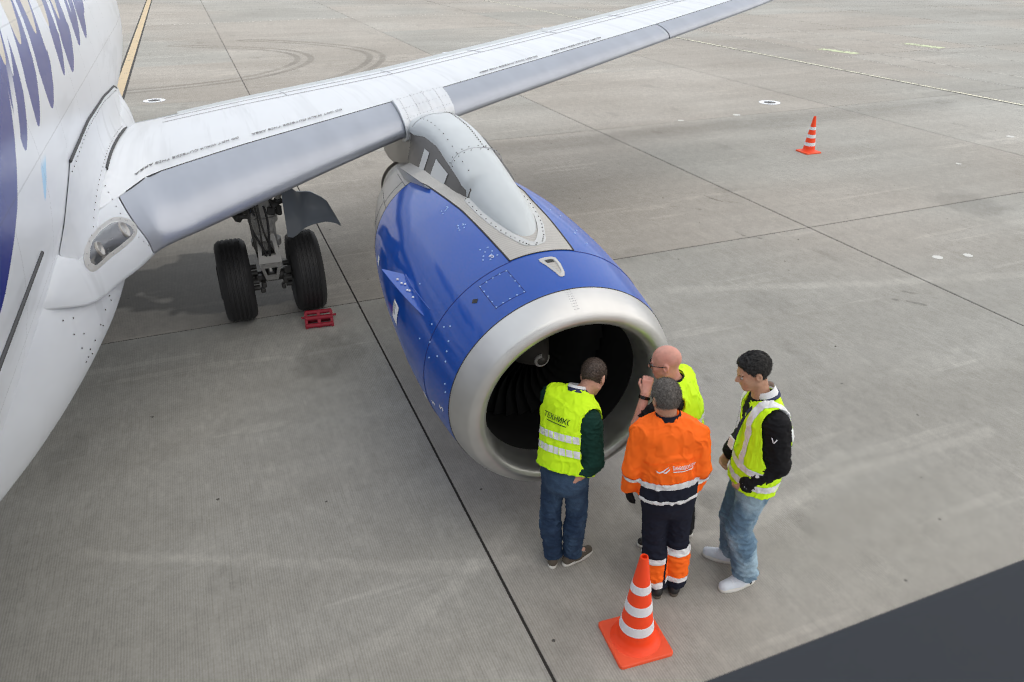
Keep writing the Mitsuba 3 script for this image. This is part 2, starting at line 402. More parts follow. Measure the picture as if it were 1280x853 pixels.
# ------------------------------------------------------------------ the airplane
A_ = thing('airplane', 'white and blue twin engined airliner parked with one engine and wing towards the viewer', 'airplane')
def part(name, mesh, bsdf, smooth=35, **k):
    return add('airplane__' + name, AC(mesh), bsdf, smooth, **k)

# fuselage
def circ(a, zc, rx, rz, n=112):
    t = np.arange(n) * 2 * PI / n
    return np.stack([np.full(n, a), rx * np.sin(t), zc - rz * np.cos(t)], -1)
FUS = np.array([(-5.2, 2.65, .02, .02), (-5.1, 2.66, .22, .22), (-4.8, 2.7, .5, .5), (-4.2, 2.8, .92, .92), (-3.2, 2.92, 1.36, 1.38), (-2.0, 3.03, 1.68, 1.7), (-.8, 3.08, 1.84, 1.85), (.6, 3.12, 1.89, 1.89),
                (4, 3.12, 1.89, 1.89), (8, 3.12, 1.89, 1.89), (12.2, 3.12, 1.89, 1.89), (14, 3.13, 1.85, 1.87), (16, 3.27, 1.70, 1.72), (18.5, 3.55, 1.42, 1.44), (21, 3.85, 1.05, 1.1), (23.5, 4.12, .62, .7), (25.3, 4.3, .3, .35), (25.9, 4.35, .05, .08)])
from scipy.interpolate import PchipInterpolator
aa = np.r_[np.linspace(-5.2, .6, 26), np.linspace(1, 12, 23), np.linspace(12.4, 25.9, 40)]
FI = PchipInterpolator(FUS[:, 0], FUS[:, 1:])
part('fuselage', loft([circ(a, *FI(a)) for a in aa]), 'fuselage_paint', True)
def fus_pt(a, z, off=0):
    zc, rx, rz = FI(a)
    return np.array([a, math.sqrt(max(0, 1 - ((z - zc) / rz) ** 2)) * rx + off, z])

# wing-to-body fairing under the fuselage
WF = PchipInterpolator([2.2, 3.0, 3.8, 4.4, 5.0, 5.6, 6.3, 7.0, 9, 11.5, 12.8, 14.4], [.9, 1.2, 1.44, 1.62, 1.76, 1.86, 1.94, 1.97, 1.94, 1.90, 1.6, .8])
def fairing_ring(a, n=120):
    t = np.arange(n) * 2 * PI / n
    w = WF(a); e = 2 / 2.35
    lo = np.interp(a, [2.2, 3, 4.5, 6, 12, 14.4], [.55, .72, .84, .88, .88, .5])
    s, c = np.sin(t), -np.cos(t)
    return np.stack([np.full(n, a), w * np.sign(s) * np.abs(s) ** e, 1.9 + np.where(c > 0, 1.02, lo) * np.sign(c) * np.abs(c) ** e], -1)
part('belly_fairing', loft([fairing_ring(a) for a in np.linspace(2.2, 14.4, 70)]), 'fairing_paint', True)
def fair_pt(a, z, off=0):
    w = WF(a); lo = np.interp(a, [2.2, 3, 4.5, 6, 12, 14.4], [.55, .72, .84, .88, .88, .5])
    h = abs(z - 1.9) / (1.02 if z > 1.9 else lo)
    return np.array([a, w * max(0, 1 - h ** 2.35) ** (1 / 2.35) + off, z])

# wing
LE = np.array([(1.5, 4.75, 2.28, .09), (1.72, 4.92, 2.22, .097), (1.86, 5.35, 2.05, .108), (1.95, 5.9, 1.94, .122), (2.08, 6.5, 1.84, .138), (2.22, 6.97, 1.80, .15), (2.6, 7.24, 1.842, .148),
               (5.3, 9.10, 2.14, .125), (7.9, 10.37, 2.425, .115), (10.6, 11.68, 2.72, .105), (13.78, 13.25, 3.07, .10), (14.5, 13.7, 3.15, .095)])
TE = np.array([(1.5, 11.65), (2.2, 11.75), (3.34, 12.02), (5.55, 12.32), (8.18, 13.1), (11.57, 14.2), (14.5, 15.2)])
LEI = PchipInterpolator(LE[:, 0], LE[:, 1:])
def wing_pt(l, x, upper=True, off=0.0):
    """Point of the wing surface: l along the span, x the chord fraction."""
    l, x = np.broadcast_arrays(np.asarray(l, float), np.asarray(x, float))
    al, zl, t = LEI(l).T if l.ndim == 0 else np.moveaxis(LEI(l), -1, 0)
    c = np.interp(l, TE[:, 0], TE[:, 1]) - al
    yt = 5 * (.2969 * np.sqrt(x) - .126 * x - .3516 * x ** 2 + .2843 * x ** 3 - .1036 * x ** 4) * t * c
    z = zl * (1 - x) + (1.97 + .11 * (l - 2.22)) * x + (1.2 * yt if upper else -np.interp(l, [2.0, 4.0, 6.0], [.46, .56, .78]) * yt) + (off if upper else -off)
    return np.stack([al + c * x - off * .6 * (x < .02), l, z], -1)
def wing_patch(l0, l1, t0, t1, nl, nt, off=0.0, closed=False):
    """A stretch of skin: t is the signed root of the chord fraction, negative on the lower surface."""
    L_ = np.linspace(l0, l1, nl) if np.isscalar(l0) else np.asarray(l0)
    ts = np.linspace(t0, t1, nt)
    P = np.array([[wing_pt(l, t * t, t >= 0, off) for t in ts] for l in L_])
    return grid(P)
def panel(l0, l1, t0f, t1f, nl, nt, off=0.0, thick=.012, round_end=0, slant=None):
    """A skin panel of its own with turned-in edges; t0f, t1f are functions of l."""
    ls = np.linspace(l0, l1, nl)
    rows = []
    for l in ls:
        a0, a1 = t0f(l), t1f(l)
        if round_end:
            e = max(0, 1 - (l1 - l) / round_end); a1 = a0 + (a1 - a0) * (1 - .16 * (1 - math.sqrt(max(0, 1 - e * e))))
        if slant: a1 = t1f(l + slant(l) * (a1 - .07 + math.sqrt((a1 - .07) ** 2 + .006)) / 2)
        ts = np.linspace(a0, a1, nt)
        sl = (lambda t: l + slant(l) * (t - .07 + math.sqrt((t - .07) ** 2 + .006)) / 2) if slant else (lambda t: l)
        p = [wing_pt(sl(t), t * t, t >= 0, off) for t in ts]
        rows.append([wing_pt(sl(ts[0]), ts[0] ** 2, ts[0] >= 0, off - thick)] + p + [wing_pt(sl(ts[-1]), ts[-1] ** 2, ts[-1] >= 0, off - thick)])
    rows = np.array(rows)
    first, last = rows[0].copy(), rows[-1].copy()
    for e, r in ((first, rows[0]), (last, rows[-1])):
        e[:, 2] = r[:, 2] - np.sign(np.r_[1, np.linspace(t0f(l0), t1f(l0), nt), 1]) * thick
    return grid(np.vstack([first[None], rows, last[None]]))
def le_frac(l):                                        # where the silver leading edge ends on the upper skin (root of chord fraction)
    d = np.interp(l, [1.5, 2.2, 3.1, 5.0, 5.8, 8, 10.4, 14.5], [.80, .80, .78, .62, .56, .50, .44, .38])
    c = np.interp(l, TE[:, 0], TE[:, 1]) - np.interp(l, LE[:, 0], LE[:, 1])
    return math.sqrt(d / c)
K1, K2, K3, K4 = 2.17, 5.02, 5.78, 10.35               # ends of the leading edge pieces along the span
core = []
for l in np.linspace(2.45, 14.45, 46):
    ts = np.linspace(-1, 1, 61)
    core.append([wing_pt(l, t * t, t >= 0, -.035) for t in ts])
part('wing', loft(np.array(core)), 'pylon_paint', 30, label='white swept wing with a grey metal leading edge')
up = panel(1.7, 14.5, lambda l: le_frac(l) + .006, lambda l: 1.0, 120, 60)
part('wing__upper_skin', up, 'wing_paint', 30)
part('wing__lower_skin', panel(1.5, 14.5, lambda l: -1.0, lambda l: -.22, 60, 30), 'pylon_paint', 30)
part('wing__flap_track', cat(*[hull([(float(np.interp(l, TE[:, 0], TE[:, 1])) - .5 + d, l + s * .1, wing_pt(l, .9, False)[2] - h) for d, h in ((-1.2, .02), (-.3, .28), (.9, .2), (1.2, .05)) for s in (-1, 1)]) for l, d in ((7.0, 0), (9.2, 0))]), 'wing_paint', 30)
slat0 = panel(K1 + .006, K2 - .008, lambda l: -.30, le_frac, 48, 40, .004, round_end=.28, slant=lambda l: -.56 * max(0, 1 - (l - K1) / 1.2) ** 1.5)
part('wing__leading_edge', slat0, 'slat_metal', 30)
part('wing__pylon_fairing', panel(K2, K3, lambda l: -.24, lambda l: le_frac(l) - .002, 14, 40, .045, .05), 'wing_paint', 30, label='white riveted fairing panel over the pylon')
part('wing__slat', panel(K3 + .01, K4 - .012, lambda l: -.26, le_frac, 40, 36, .004), 'slat_metal', 30)
part('wing__slat', panel(K4 + .012, 14.4, lambda l: -.26, le_frac, 30, 36, .004), 'slat_metal', 30)
# flap and spoiler joints on the upper skin
def wing_line(pts, r, off=0.0):
    return tube([wing_pt(l, x, True, off) for l, x in pts], r, 6)
jl = [wing_line([(l, x) for l in np.linspace(2.3, 13.9, 30)], .007, .001) for x in (.70, .84)]
jl += [wing_line([(l, x) for x in np.linspace(.70, .99, 8)], .006, .001) for l in (3.9, 5.5, 7.1, 8.7, 10.3, 11.9)]
part('wing__flap_joint', cat(*jl), 'panel_line', 30)
part('wing__slat_joint', tube([wing_pt(l, (le_frac(l) + .003) ** 2, True, .002) for l in np.linspace(2.04, 14.3, 90)], .0065, 6), 'seal', True)
# lettering on the wing, read from behind it
def wing_text(text, l_start, length_hint, height, dx0=.2):
    m = meshkit.text_mesh(text, height, .004)
    v = np.asarray(m.vertices).copy()
    s = length_hint / v[:, 0].max()
    l = l_start - v[:, 0] * s
    x0 = np.array([le_frac(q) ** 2 for q in l])
    c = np.interp(l, TE[:, 0], TE[:, 1]) - np.interp(l, LE[:, 0], LE[:, 1])
    d = dx0 + height - v[:, 1]
    P = wing_pt(l, x0 + d / c, True, .012); P[:, 2] += v[:, 2]
    return trimesh.Trimesh(P, m.faces, process=False)
for args in ((3.10, 1.0, .05, .2), (4.36, 1.12, .05, .18), (7.6, 1.1, .05, .1), (9.0, 1.1, .05, .1)):
    part('wing__lettering', wing_text('DO NOT WALK OUTSIDE THIS AREA', *args), 'text_black', False)
# rivets of the pylon fairing panel
def dots(points, r, squash=.35):
    s = trimesh.creation.icosphere(1, r)
    return cat(*[move(s, p, scale=None) for p in points])
rv = []
for l in (5.1, 5.28, 5.46, 5.64):
    rv += [wing_pt(l, (t * le_frac(l)) ** 2, True, .046) for t in np.linspace(.25, .95, 14)]
for t in (.35, .65, .93):
    rv += [wing_pt(l, (t * le_frac(l)) ** 2, True, .046) for l in np.linspace(5.08, 5.74, 14)]
part('wing__rivet', dots(rv, .006), 'panel_line', True, kind='stuff')

# wing root: leading edge glove with the landing light
part('wing_root_fairing', panel(1.55, K1, lambda l: -.36, lambda l: le_frac(l) + .0, 26, 44, .006, slant=lambda l: -.56 * max(0, (l - 1.6) / (K1 - 1.6))), 'fairing_paint', 40, label='white wing root fairing holding the landing light')
def fillet(a):
    zf = np.interp(a, [5.3, 5.6, 5.9, 7.3, 9.0, 10.8, 11.9, 12.6], [2.42, 2.70, 2.86, 2.86, 2.76, 2.58, 2.38, 2.3])
    lw = np.interp(a, [5.3, 5.6, 6.0, 7.4, 8.2, 11.6, 12.6], [1.85, 1.875, 1.90, 1.905, 1.895, 1.87, 1.80])
    al = np.interp(lw, LE[:, 0], LE[:, 1]); te = np.interp(lw, TE[:, 0], TE[:, 1])
    x = np.clip((a - al) / (te - al), 0, 1)
    Q = wing_pt(lw, x, True, .012); Q[0] = a
    P = fus_pt(a, zf, .006)
    C = np.array([a, lw - .06, Q[2] + .12])
    s = np.linspace(0, 1, 14)[:, None]
    return (1 - s) ** 2 * P + 2 * s * (1 - s) * C + s ** 2 * Q
FA = np.linspace(5.3, 12.5, 50)
part('root_fillet', grid([fillet(a) for a in FA]), 'fairing_paint', True)
part('root_fillet__seal', tube([fillet(a)[0] for a in np.linspace(5.9, 11.9, 50)], .011, 8), 'seal', True, label='black seal along the fuselage side')
part('root_fillet__seal', tube([fillet(a)[-1] + [0, .0, .004] for a in np.linspace(7.42, 11.9, 50)], .014, 8), 'seal', True, label='black seal along the wing root')
part('belly_fairing__seal', tube([fus_pt(a, 2.72 + .015 * (a - 3.1), .004) for a in np.linspace(.5, 4.42, 30)], .010, 8), 'seal', True, label='black seal along the top of the belly fairing')
# engine nacelle: x aft from the lip, th round the axis from the top towards the wing tip
EA, EL, EZ = 4.08, 4.95, 1.2
OUT = PchipInterpolator([0, .02, .06, .13, .24, .5, .9, 1.4, 2.0, 2.6, 3.1, 3.6, 4.1, 4.4], [.765, .815, .845, .878, .908, .95, .99, 1.01, 1.0, .965, .91, .83, .735, .67])
INN = PchipInterpolator([0, .02, .05, .1, .18, .3, .5, .8, 1.1, 1.5], [.765, .715, .69, .668, .652, .645, .66, .70, .735, .74])
def nac(x, th, inner=False, off=0.0):
    x, th = np.broadcast_arrays(np.asarray(x, float), np.asarray(th, float))
    r = (INN(x) if inner else OUT(x)) + (-off if inner else off)
    k = np.clip(x / .12, 0, 1)
    vs = np.where(inner, .93 + .05 * k, .93)
    y = r * np.sin(th); zz = r * np.cos(th) * vs
    zz = np.where((zz < 0) & (not inner), zz * .97, zz)
    ax = EA + x - .075 * zz * np.clip(1.2 - x / 1.5, 0, 1)
    return np.stack([ax, EL + .045 * x + y, EZ + .05 * np.where(inner, .6, 1) * np.clip(x, 0, 2) * (0 if inner else 1) + zz], -1)
def nac_patch(x0, x1, t0, t1, nx, nt, off=0.0, inner=False):
    X, TH = np.meshgrid(np.linspace(x0, x1, nx), np.linspace(t0, t1, nt), indexing='ij')
    return grid(nac(X, TH, inner, off))
def nac_tube(pts, r, n=6, off=0.0):
    return tube(np.array([nac(x, t, False, off) for x, t in pts]), r, n)
def nac_axes(x, th):
    """Frame on the cowl: point, aft, round, outward."""
    p = nac(x, th); u = nac(x + .01, th) - p; v = nac(x, th + .01) - p
    u /= np.linalg.norm(u); v -= u * (u @ v); v /= np.linalg.norm(v); n = np.cross(v, u)
    if n @ (p - np.array([p[0], EL + .045 * x, EZ + .05])) < 0: n = -n
    return p, u, v, n
# ---
part('engine', nac_patch(.245, 3.24, -PI, PI, 60, 121), 'cowl_blue', True, label='blue engine cowling')
lipx = np.r_[np.linspace(.242, .02, 16), 0, np.linspace(.012, .30, 22)]
lip = []
for k, x in enumerate(lipx):
    th = np.linspace(-PI, PI, 121)[:-1]
    lip.append(nac(np.full(120, x), th, k > 16))
part('engine__inlet_lip', grid(np.array(lip), close_v=True), 'lip_metal', True, label='bare metal ring around the engine inlet')
part('engine__lip_joint', nac_tube([(.243, t) for t in np.linspace(-PI, PI, 121)], .004), 'seal', True)
part('engine__inlet_duct', nac_patch(.30, 1.5, -PI, PI, 24, 97, 0, True), 'duct', True)
FX = EL + .045
def fan_ax(x, y, z): return np.array([EA + x, EL + .02 + y, EZ + .02 + z])
# fan: blades, spinner with its white spiral
bl = []
for r in np.linspace(.20, .715, 12):
    k = (r - .2) / .515; tw = math.radians(22 + 40 * k); ch = .085 + .055 * k
    u = np.linspace(-1, 1, 7)
    bow = .05 * math.sin(k * PI * 1.3)
    bl.append(np.stack([1.02 - ch * u * math.cos(tw) - .012 * (1 - u * u), ch * u * math.sin(tw) + bow, np.full(7, r)], -1))
bl = np.array(bl); bb = bl + np.array([.012, 0, 0])
blade0 = cat(grid(bl), grid(bb), grid(np.stack([bl[:, 0], bb[:, 0]])), grid(np.stack([bl[:, -1], bb[:, -1]])))
for k in range(36):
    b = blade0.copy(); b.apply_transform(trimesh.transformations.rotation_matrix(2 * PI * k / 36, [1, 0, 0]))
    b.apply_translation([EA, EL + .03, EZ + .02])
    part('engine__fan_blade', b, 'fan_metal', True)
sp = revolve([(.0, -.30), (.05, -.27), (.13, -.12), (.19, .02), (.215, .12)], 48)
sp.apply_transform(trimesh.transformations.rotation_matrix(PI / 2, [0, 1, 0])); sp.apply_translation([EA + .93, EL + .03, EZ + .02])
part('engine__spinner', sp, 'dark_panel', True)
spi = []
for t in np.linspace(0, 1.5 * PI, 40):
    x = -.278 + .022 * t / PI; r = np.interp(x, [-.30, -.27, -.12, .02], [0, .05, .13, .19]) + .006
    spi.append([EA + .93 + x, EL + .03 + r * math.cos(t + 1.8), EZ + .02 + r * math.sin(t + 1.8)])
part('engine__spinner_spiral', tube(spi, np.linspace(.017, .005, 40), 8), 'spiral_grey', True, label='white spiral on the spinner')
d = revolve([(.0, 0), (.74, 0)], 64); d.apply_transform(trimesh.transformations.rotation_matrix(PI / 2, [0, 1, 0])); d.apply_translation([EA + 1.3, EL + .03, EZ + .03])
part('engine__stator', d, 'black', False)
part('engine__fan_sleeve', nac_patch(3.248, 4.38, -PI, PI, 26, 121), 'grey_metal', True, label='bare grey rear sleeve of the cowling')
part('engine__exhaust', loft(np.array([[[EA + x, EL + .19 + r * math.sin(t), EZ + .1 + r * math.cos(t)] for t in np.linspace(0, 2 * PI, 49)[:-1]] for x, r in ((3.6, .60), (4.3, .54), (5.0, .44), (5.5, .34))])), 'grey_metal', True)
part('engine__nozzle_gap', loft(np.array([[[EA + x, EL + .19 + r * math.sin(t), EZ + .1 + r * math.cos(t) * .93] for t in np.linspace(0, 2 * PI, 49)[:-1]] for x, r in ((3.9, .70), (4.36, .64))])), 'grey_metal', True)
# joints, access panel, fasteners
part('engine__cowl_joint', cat(nac_tube([(.725, t) for t in np.linspace(-PI, -.275, 60)], .004), nac_tube([(.725, t) for t in np.linspace(.265, PI, 60)], .004),
                               nac_tube([(x, PI - .001) for x in np.linspace(.74, 2.9, 30)], .004)), 'blue_line', True)
part('engine__sleeve_joint', cat(*[nac_tube(ps, .003) for ps in ([(x, -.98) for x in np.linspace(3.25, 4.1, 16)], [(3.245, t) for t in np.linspace(-PI, PI, 90)], [(3.6, t) for t in np.linspace(-1.35, -.98, 8)],
               [(3.5, t) for t in np.linspace(-.98, -.62, 8)], [(x, -.62) for x in np.linspace(3.25, 4.1, 10)])]), 'seal', True)
gp = []
for x in np.linspace(.735, 3.45, 40):
    h = np.interp(x, [.735, 1.75, 2.0, 2.75, 3.1, 3.45], [.272, .33, .36, .42, .47, .52])
    gp.append([nac(x, t, False, .004) for t in np.linspace(-h - .012, h - .012, 16)])
gp = np.array(gp)
part('engine__grey_strip', grid(gp), 'grey_panel', True, label='ribbed grey strip under the pylon')
part('engine__strip_edge', cat(tube(gp[:, 0], .007, 6), tube(gp[:, -1], .007, 6), tube(gp[0], .004, 6)), 'seal', True)
def outline(xs, r=.0035):
    pts = []
    for (x0, t0), (x1, t1) in zip(xs, xs[1:] + xs[:1]):
        pts += [(x0 + (x1 - x0) * k / 8, t0 + (t1 - t0) * k / 8) for k in range(8)]
    return pts
ap = outline([(.66, -.595), (.655, -.345), (.35, -.325), (.36, -.585)])
part('engine__access_panel', nac_tube(ap + ap[:1], .0025), 'blue_line', True, label='square access panel outlined on the cowl')
def nac_dots(pts, r):
    s = trimesh.creation.icosphere(1, r)
    return [move(s, nac(x, t), None, None) for x, t in pts]
acc = [(x * .94 + .0305, t * .94 - .0278) for x, t in ap][::2]
part('engine__fastener', cat(*nac_dots(acc, .0065)), 'fastener_blue', True, kind='stuff')
rng = np.random.default_rng(5)
cl = [(.94, -.43), (.91, -.37), (.98, -.40), (1.02, -.36), (.95, -.35), (.86, -.40), (.90, -.45), (1.04, -.42), (.87, -.335)]
cl += [(1.45 + .10 * q, -.39 - .07 * w) for q, w in rng.random((8, 2))] + [(1.85 + .12 * q, -.42 - .08 * w) for q, w in rng.random((7, 2))]
cl += [(.58, -.97), (.46, -1.13), (.72, -1.22), (.55, -1.24), (.64, -1.02), (.80, -1.1), (.5, -1.06), (.42, -1.2), (.9, -1.3), (.66, -1.33), (.34, -1.36), (.31, -1.42)]
cl += [(1.28, -.995), (1.1, .45), (1.5, .5), (1.6, .44), (1.2, .52), (.95, .5)]
part('engine__fastener', cat(*nac_dots(cl, .0075)), 'fastener_blue', True, kind='stuff')
def placard(x0, x1, t0, t1, sk, off, mat, name, **k):
    X = np.linspace(x0, x1, 4); TT = np.linspace(t0, t1, 6)
    part(name, grid(np.array([[nac(x + sk * (t - t0), t, False, off) for t in TT] for x in X])), mat, True, **k)
placard(1.56, 1.74, -1.56, -1.36, -.25, .004, 'white_mark', 'engine__placard', label='white placard below the strake')
for v, t in ((.0, -1.50), (.035, -1.47), (.07, -1.44)):
    part('engine__placard_print', cat(*[nac_tube([(1.655 + v + .004 * j - .25 * (q + 1.52), q) for q in np.linspace(-1.50, -1.385, 6)], .0025, 5, .005) for j in range(2)]), 'panel_line', True)
placard(.78, .84, -1.86, -1.80, 0, .004, 'white_mark', 'engine__placard')
placard(2.62, 2.72, -1.45, -1.36, 0, .004, 'white_mark', 'engine__placard')
def nac_text(txt, x, th, h, rot=0):
    m = meshkit.text_mesh(txt, h, .002); v = np.asarray(m.vertices).copy(); v[:, :2] -= v[:, :2].mean(0)
    c, s = math.cos(rot), math.sin(rot); a, b = v[:, 0] * c - v[:, 1] * s, v[:, 0] * s + v[:, 1] * c
    r = float(OUT(x))
    return trimesh.Trimesh(np.array([nac(x - bb, th + aa / r, False, .002 + z) for aa, bb, z in zip(a, b, v[:, 2])]), m.faces, process=False)
for k, (x, t, h) in enumerate(((.55, -1.72, .05), (.36, -1.63, .06), (.88, -.375, .045))):
    part('engine__number', nac_text('2', x, t, h, -.2), 'white_mark', False)
# oval air scoop ahead of the pylon: rim, sunk ramp, dark mouth
def nac_poly(pts, off):
    ps = [nac(x, t, False, off) for x, t in pts]
    return ps
rim_o = [(.645, -.082), (.655, -.03), (.65, .03), (.63, .055), (.55, .06), (.44, .045), (.395, .025), (.385, 0), (.395, -.018), (.45, -.03), (.55, -.06), (.61, -.085)]
rim_i = [(.61, -.05), (.615, -.02), (.612, .01), (.60, .025), (.55, .032), (.46, .025), (.43, .014), (.424, .004), (.43, -.004), (.47, -.012), (.55, -.034), (.59, -.05)]
o, i, dn = (np.array(nac_poly(*q)) for q in ((rim_o, .004), (rim_i, .010), (rim_i, .0045)))
part('engine__air_scoop', cat(grid(np.stack([o, i, dn]), close_v=True)), 'silver_ring', 30, label='small teardrop air scoop on top of the cowl')
cen = dn.mean(0)
part('engine__scoop_ramp', trimesh.Trimesh(np.vstack([dn - [0, 0, .0], cen]), [[k, (k + 1) % 12, 12] for k in range(12)], process=False), 'grey_panel', False)
mth = np.array(nac_poly([(.608, -.046), (.612, 0), (.60, .022), (.575, .02), (.575, -.036)], .007))
part('engine__scoop_mouth', trimesh.Trimesh(mth, [[0, 1, 2], [0, 2, 3], [0, 3, 4]], process=False), 'black', False)
sq = np.array(nac_poly([(.565, -.715), (.59, -.69), (.555, -.655), (.53, -.68)], .003))
part('engine__vent', trimesh.Trimesh(sq, [[0, 1, 2], [0, 2, 3]], process=False), 'black', False)
# rivets over the lip splice at the top
part('engine__lip_rivet', cat(*nac_dots([(x, -.03 + dt) for x in np.linspace(.06, .235, 9) for dt in (-.02, -.007, .007, .02)], .0028)), 'panel_line', True, kind='stuff')
# strake
sx = np.linspace(.97, 1.66, 14)
bs, tp = [], []
for x in sx:
    k = (x - .97) / .69
    p, u, v, n = nac_axes(x, -1.13 + .02 * k)
    h = .165 * k ** .85
    bs.append(p - n * .01); tp.append(p + n * h + u * .10 * k - v * .05 * k)
bs, tp = np.array(bs), np.array(tp)
p, u, v, n = nac_axes(1.4, -1.12)
st = cat(grid(np.stack([bs, tp])), grid(np.stack([bs + v * .012, tp + v * .004])), grid(np.stack([tp, tp + v * .004])), grid(np.stack([[bs[-1], tp[-1]], [bs[-1] + v * .012, tp[-1] + v * .004]])))
part('engine__strake', st, 'cowl_blue', 30, label='blue fin on the side of the cowl')
part('engine__strake_foot', nac_tube([(x, -1.05 + .03 * math.sin(x * 3)) for x in np.linspace(.93, 1.62, 14)], .004), 'cowl_blue', True)
part('engine__fastener', cat(*[move(trimesh.creation.icosphere(1, .01), bs[j] * (1 - q) + tp[j] * q + v * .016) for j, q in ((5, .3), (7, .4), (7, .25), (9, .5), (9, .3), (10, .6))]), 'white_mark', True, kind='stuff')

# pylon
LC = PchipInterpolator([4.9, 5.4, 6.2, 7.5, 8.6, 9.4, 11.5], [4.965, 5.0, 5.07, 5.22, 5.34, 5.42, 5.46])
PW = PchipInterpolator([4.93, 4.97, 5.05, 5.2, 5.4, 5.8, 6.5, 7.5, 8.6, 9.35], [.0, .05, .09, .145, .19, .235, .26, .275, .30, .34])
PT = PchipInterpolator([4.93, 4.97, 5.05, 5.2, 5.5, 6.0, 6.6, 7.3, 8.2, 8.9, 9.35], [2.125, 2.145, 2.185, 2.25, 2.33, 2.41, 2.48, 2.515, 2.47, 2.34, 2.18])
def nac_top(a, l):
    x = a - EA; r = float(OUT(min(max(x, 0), 4.4))) * .93
    y = (l - EL - .045 * x) / float(OUT(min(max(x, 0), 4.4)))
    return EZ + .05 * 0 + .05 * min(x, 2) * 0 + r * math.sqrt(max(0.0, 1 - y * y))
pl = []
for a in np.r_[np.linspace(4.932, 5.2, 9), np.linspace(5.3, 6.02, 9), np.linspace(6.05, 9.35, 34)]:
    w, zt, lc = float(PW(a)), float(PT(a)), float(LC(a))
    ze = nac_top(a, lc + w) - .02 if a <= 6.03 else np.interp(a, [6.03, 6.6, 7.3, 8, 8.6, 9.35], [2.27, 2.27, 2.34, 2.29, 2.17, 2.1])
    t = np.linspace(-PI / 2, PI / 2, 31)
    s_, c_ = np.sin(t), np.cos(t)
    zr = nac_top(a, lc + w) - .02 if a < 7 else ze
    zr = np.interp(a, [4.9, 6.0, 6.8, 7.6, 8.6, 9.35], [0, 0, 2.12, 2.16, 2.12, 2.08]) if a > 6.0 else zr
    if 6.0 < a < 6.8: zr = np.interp(a, [6.0, 6.8], [nac_top(6.0, float(LC(6.0)) + float(PW(6.0))) - .02, 2.12])
    zb_ = np.where(s_ > 0, zr, ze)
    ring = np.stack([np.full(31, a), lc + w * np.sign(s_) * np.abs(s_) ** .86, zb_ + (zt - zb_) * np.abs(c_) ** .80], -1)
    base = np.stack([np.full(9, a), lc + w * .97 * np.linspace(1, -1, 11)[1:-1], np.linspace(zr, ze, 11)[1:-1] - .004], -1)
    pl.append(np.vstack([ring, base]))
part('pylon', loft(np.array(pl)), 'pylon_paint', 50, label='pale grey pylon fairing above the engine')
def strut_side(a, q, off=0.0):
    w = np.interp(a, [5.9, 6.3, 8.7, 8.9, 9.3, 11.2], [.20, .243, .28, .28, .28, .2]); lc = float(LC(a))
    zt = np.interp(a, [5.9, 6.1, 7.3, 8, 8.6, 9.4, 11.2], [2.26, 2.31, 2.38, 2.33, 2.2, 2.2, 2.2])
    fl = np.interp(a, [5.9, 6.2, 7.0, 8.4, 8.9, 9.4], [.05, .10, .17, .17, .10, .0]); lb = lc - w - fl
    zb = nac_top(a, lb) + .004 if a < 8.4 else np.interp(a, [8.4, 9.4, 11.2], [nac_top(8.4, lb), 1.5, 1.85])
    return np.array([a, lb + fl * q - off, zb + (zt - zb) * q + off * .5])
st = []
for a in np.linspace(5.97, 11.2, 40):
    w = np.interp(a, [5.9, 6.3, 8.7, 8.9, 9.3, 11.2], [.20, .243, .28, .28, .28, .2]); lc = float(LC(a))
    zt = np.interp(a, [5.9, 6.1, 7.3, 8, 8.6, 9.4, 11.2], [2.26, 2.31, 2.38, 2.33, 2.2, 2.2, 2.2]); zb = np.interp(a, [5.9, 7.6, 8.6, 9.5, 11.2], [1.9, 1.85, 1.55, 1.45, 1.85])
    bl_ = strut_side(a, 0)
    st.append([[a, lc - w, zb], [*bl_], [a, lc - w, zt], [a, lc + w, zt], [a, lc + w, zb]])
part('pylon__strut', loft(np.array(st)), 'dark_panel', False, label='dark side panel of the pylon')
rs = []
for a in np.linspace(8.72, 11.0, 16):
    w = np.interp(a, [8.72, 8.9, 9.3, 10.2, 11.0], [.27, .33, .42, .44, .3]); lc = float(LC(a)); zb = np.interp(a, [8.72, 9.2, 10.2, 11.0], [1.72, 1.48, 1.45, 1.8]); zt = 2.16
    t = np.linspace(0, 2 * PI, 33)[:-1]
    rs.append(np.stack([np.full(32, a), lc + w * np.sign(np.sin(t)) * np.abs(np.sin(t)) ** .5, (zb + zt) / 2 + (zt - zb) / 2 * np.sign(np.cos(t)) * np.abs(np.cos(t)) ** .5], -1))
part('pylon__rear_fairing', loft(np.array(rs)), 'grey_metal', 40)
def strut_panel(a0, a1, z0, z1, z2, z3):
    return grid(np.array([[strut_side(a, q, .006) for q in (z0, z1)] for a in np.linspace(a0, a1, 5)]))
part('pylon__light_panel', strut_panel(6.62, 7.15, .10, .72, 0, 0), 'light_panel', False)
part('pylon__light_panel', strut_panel(7.5, 7.78, .12, .70, 0, 0), 'light_panel', False)
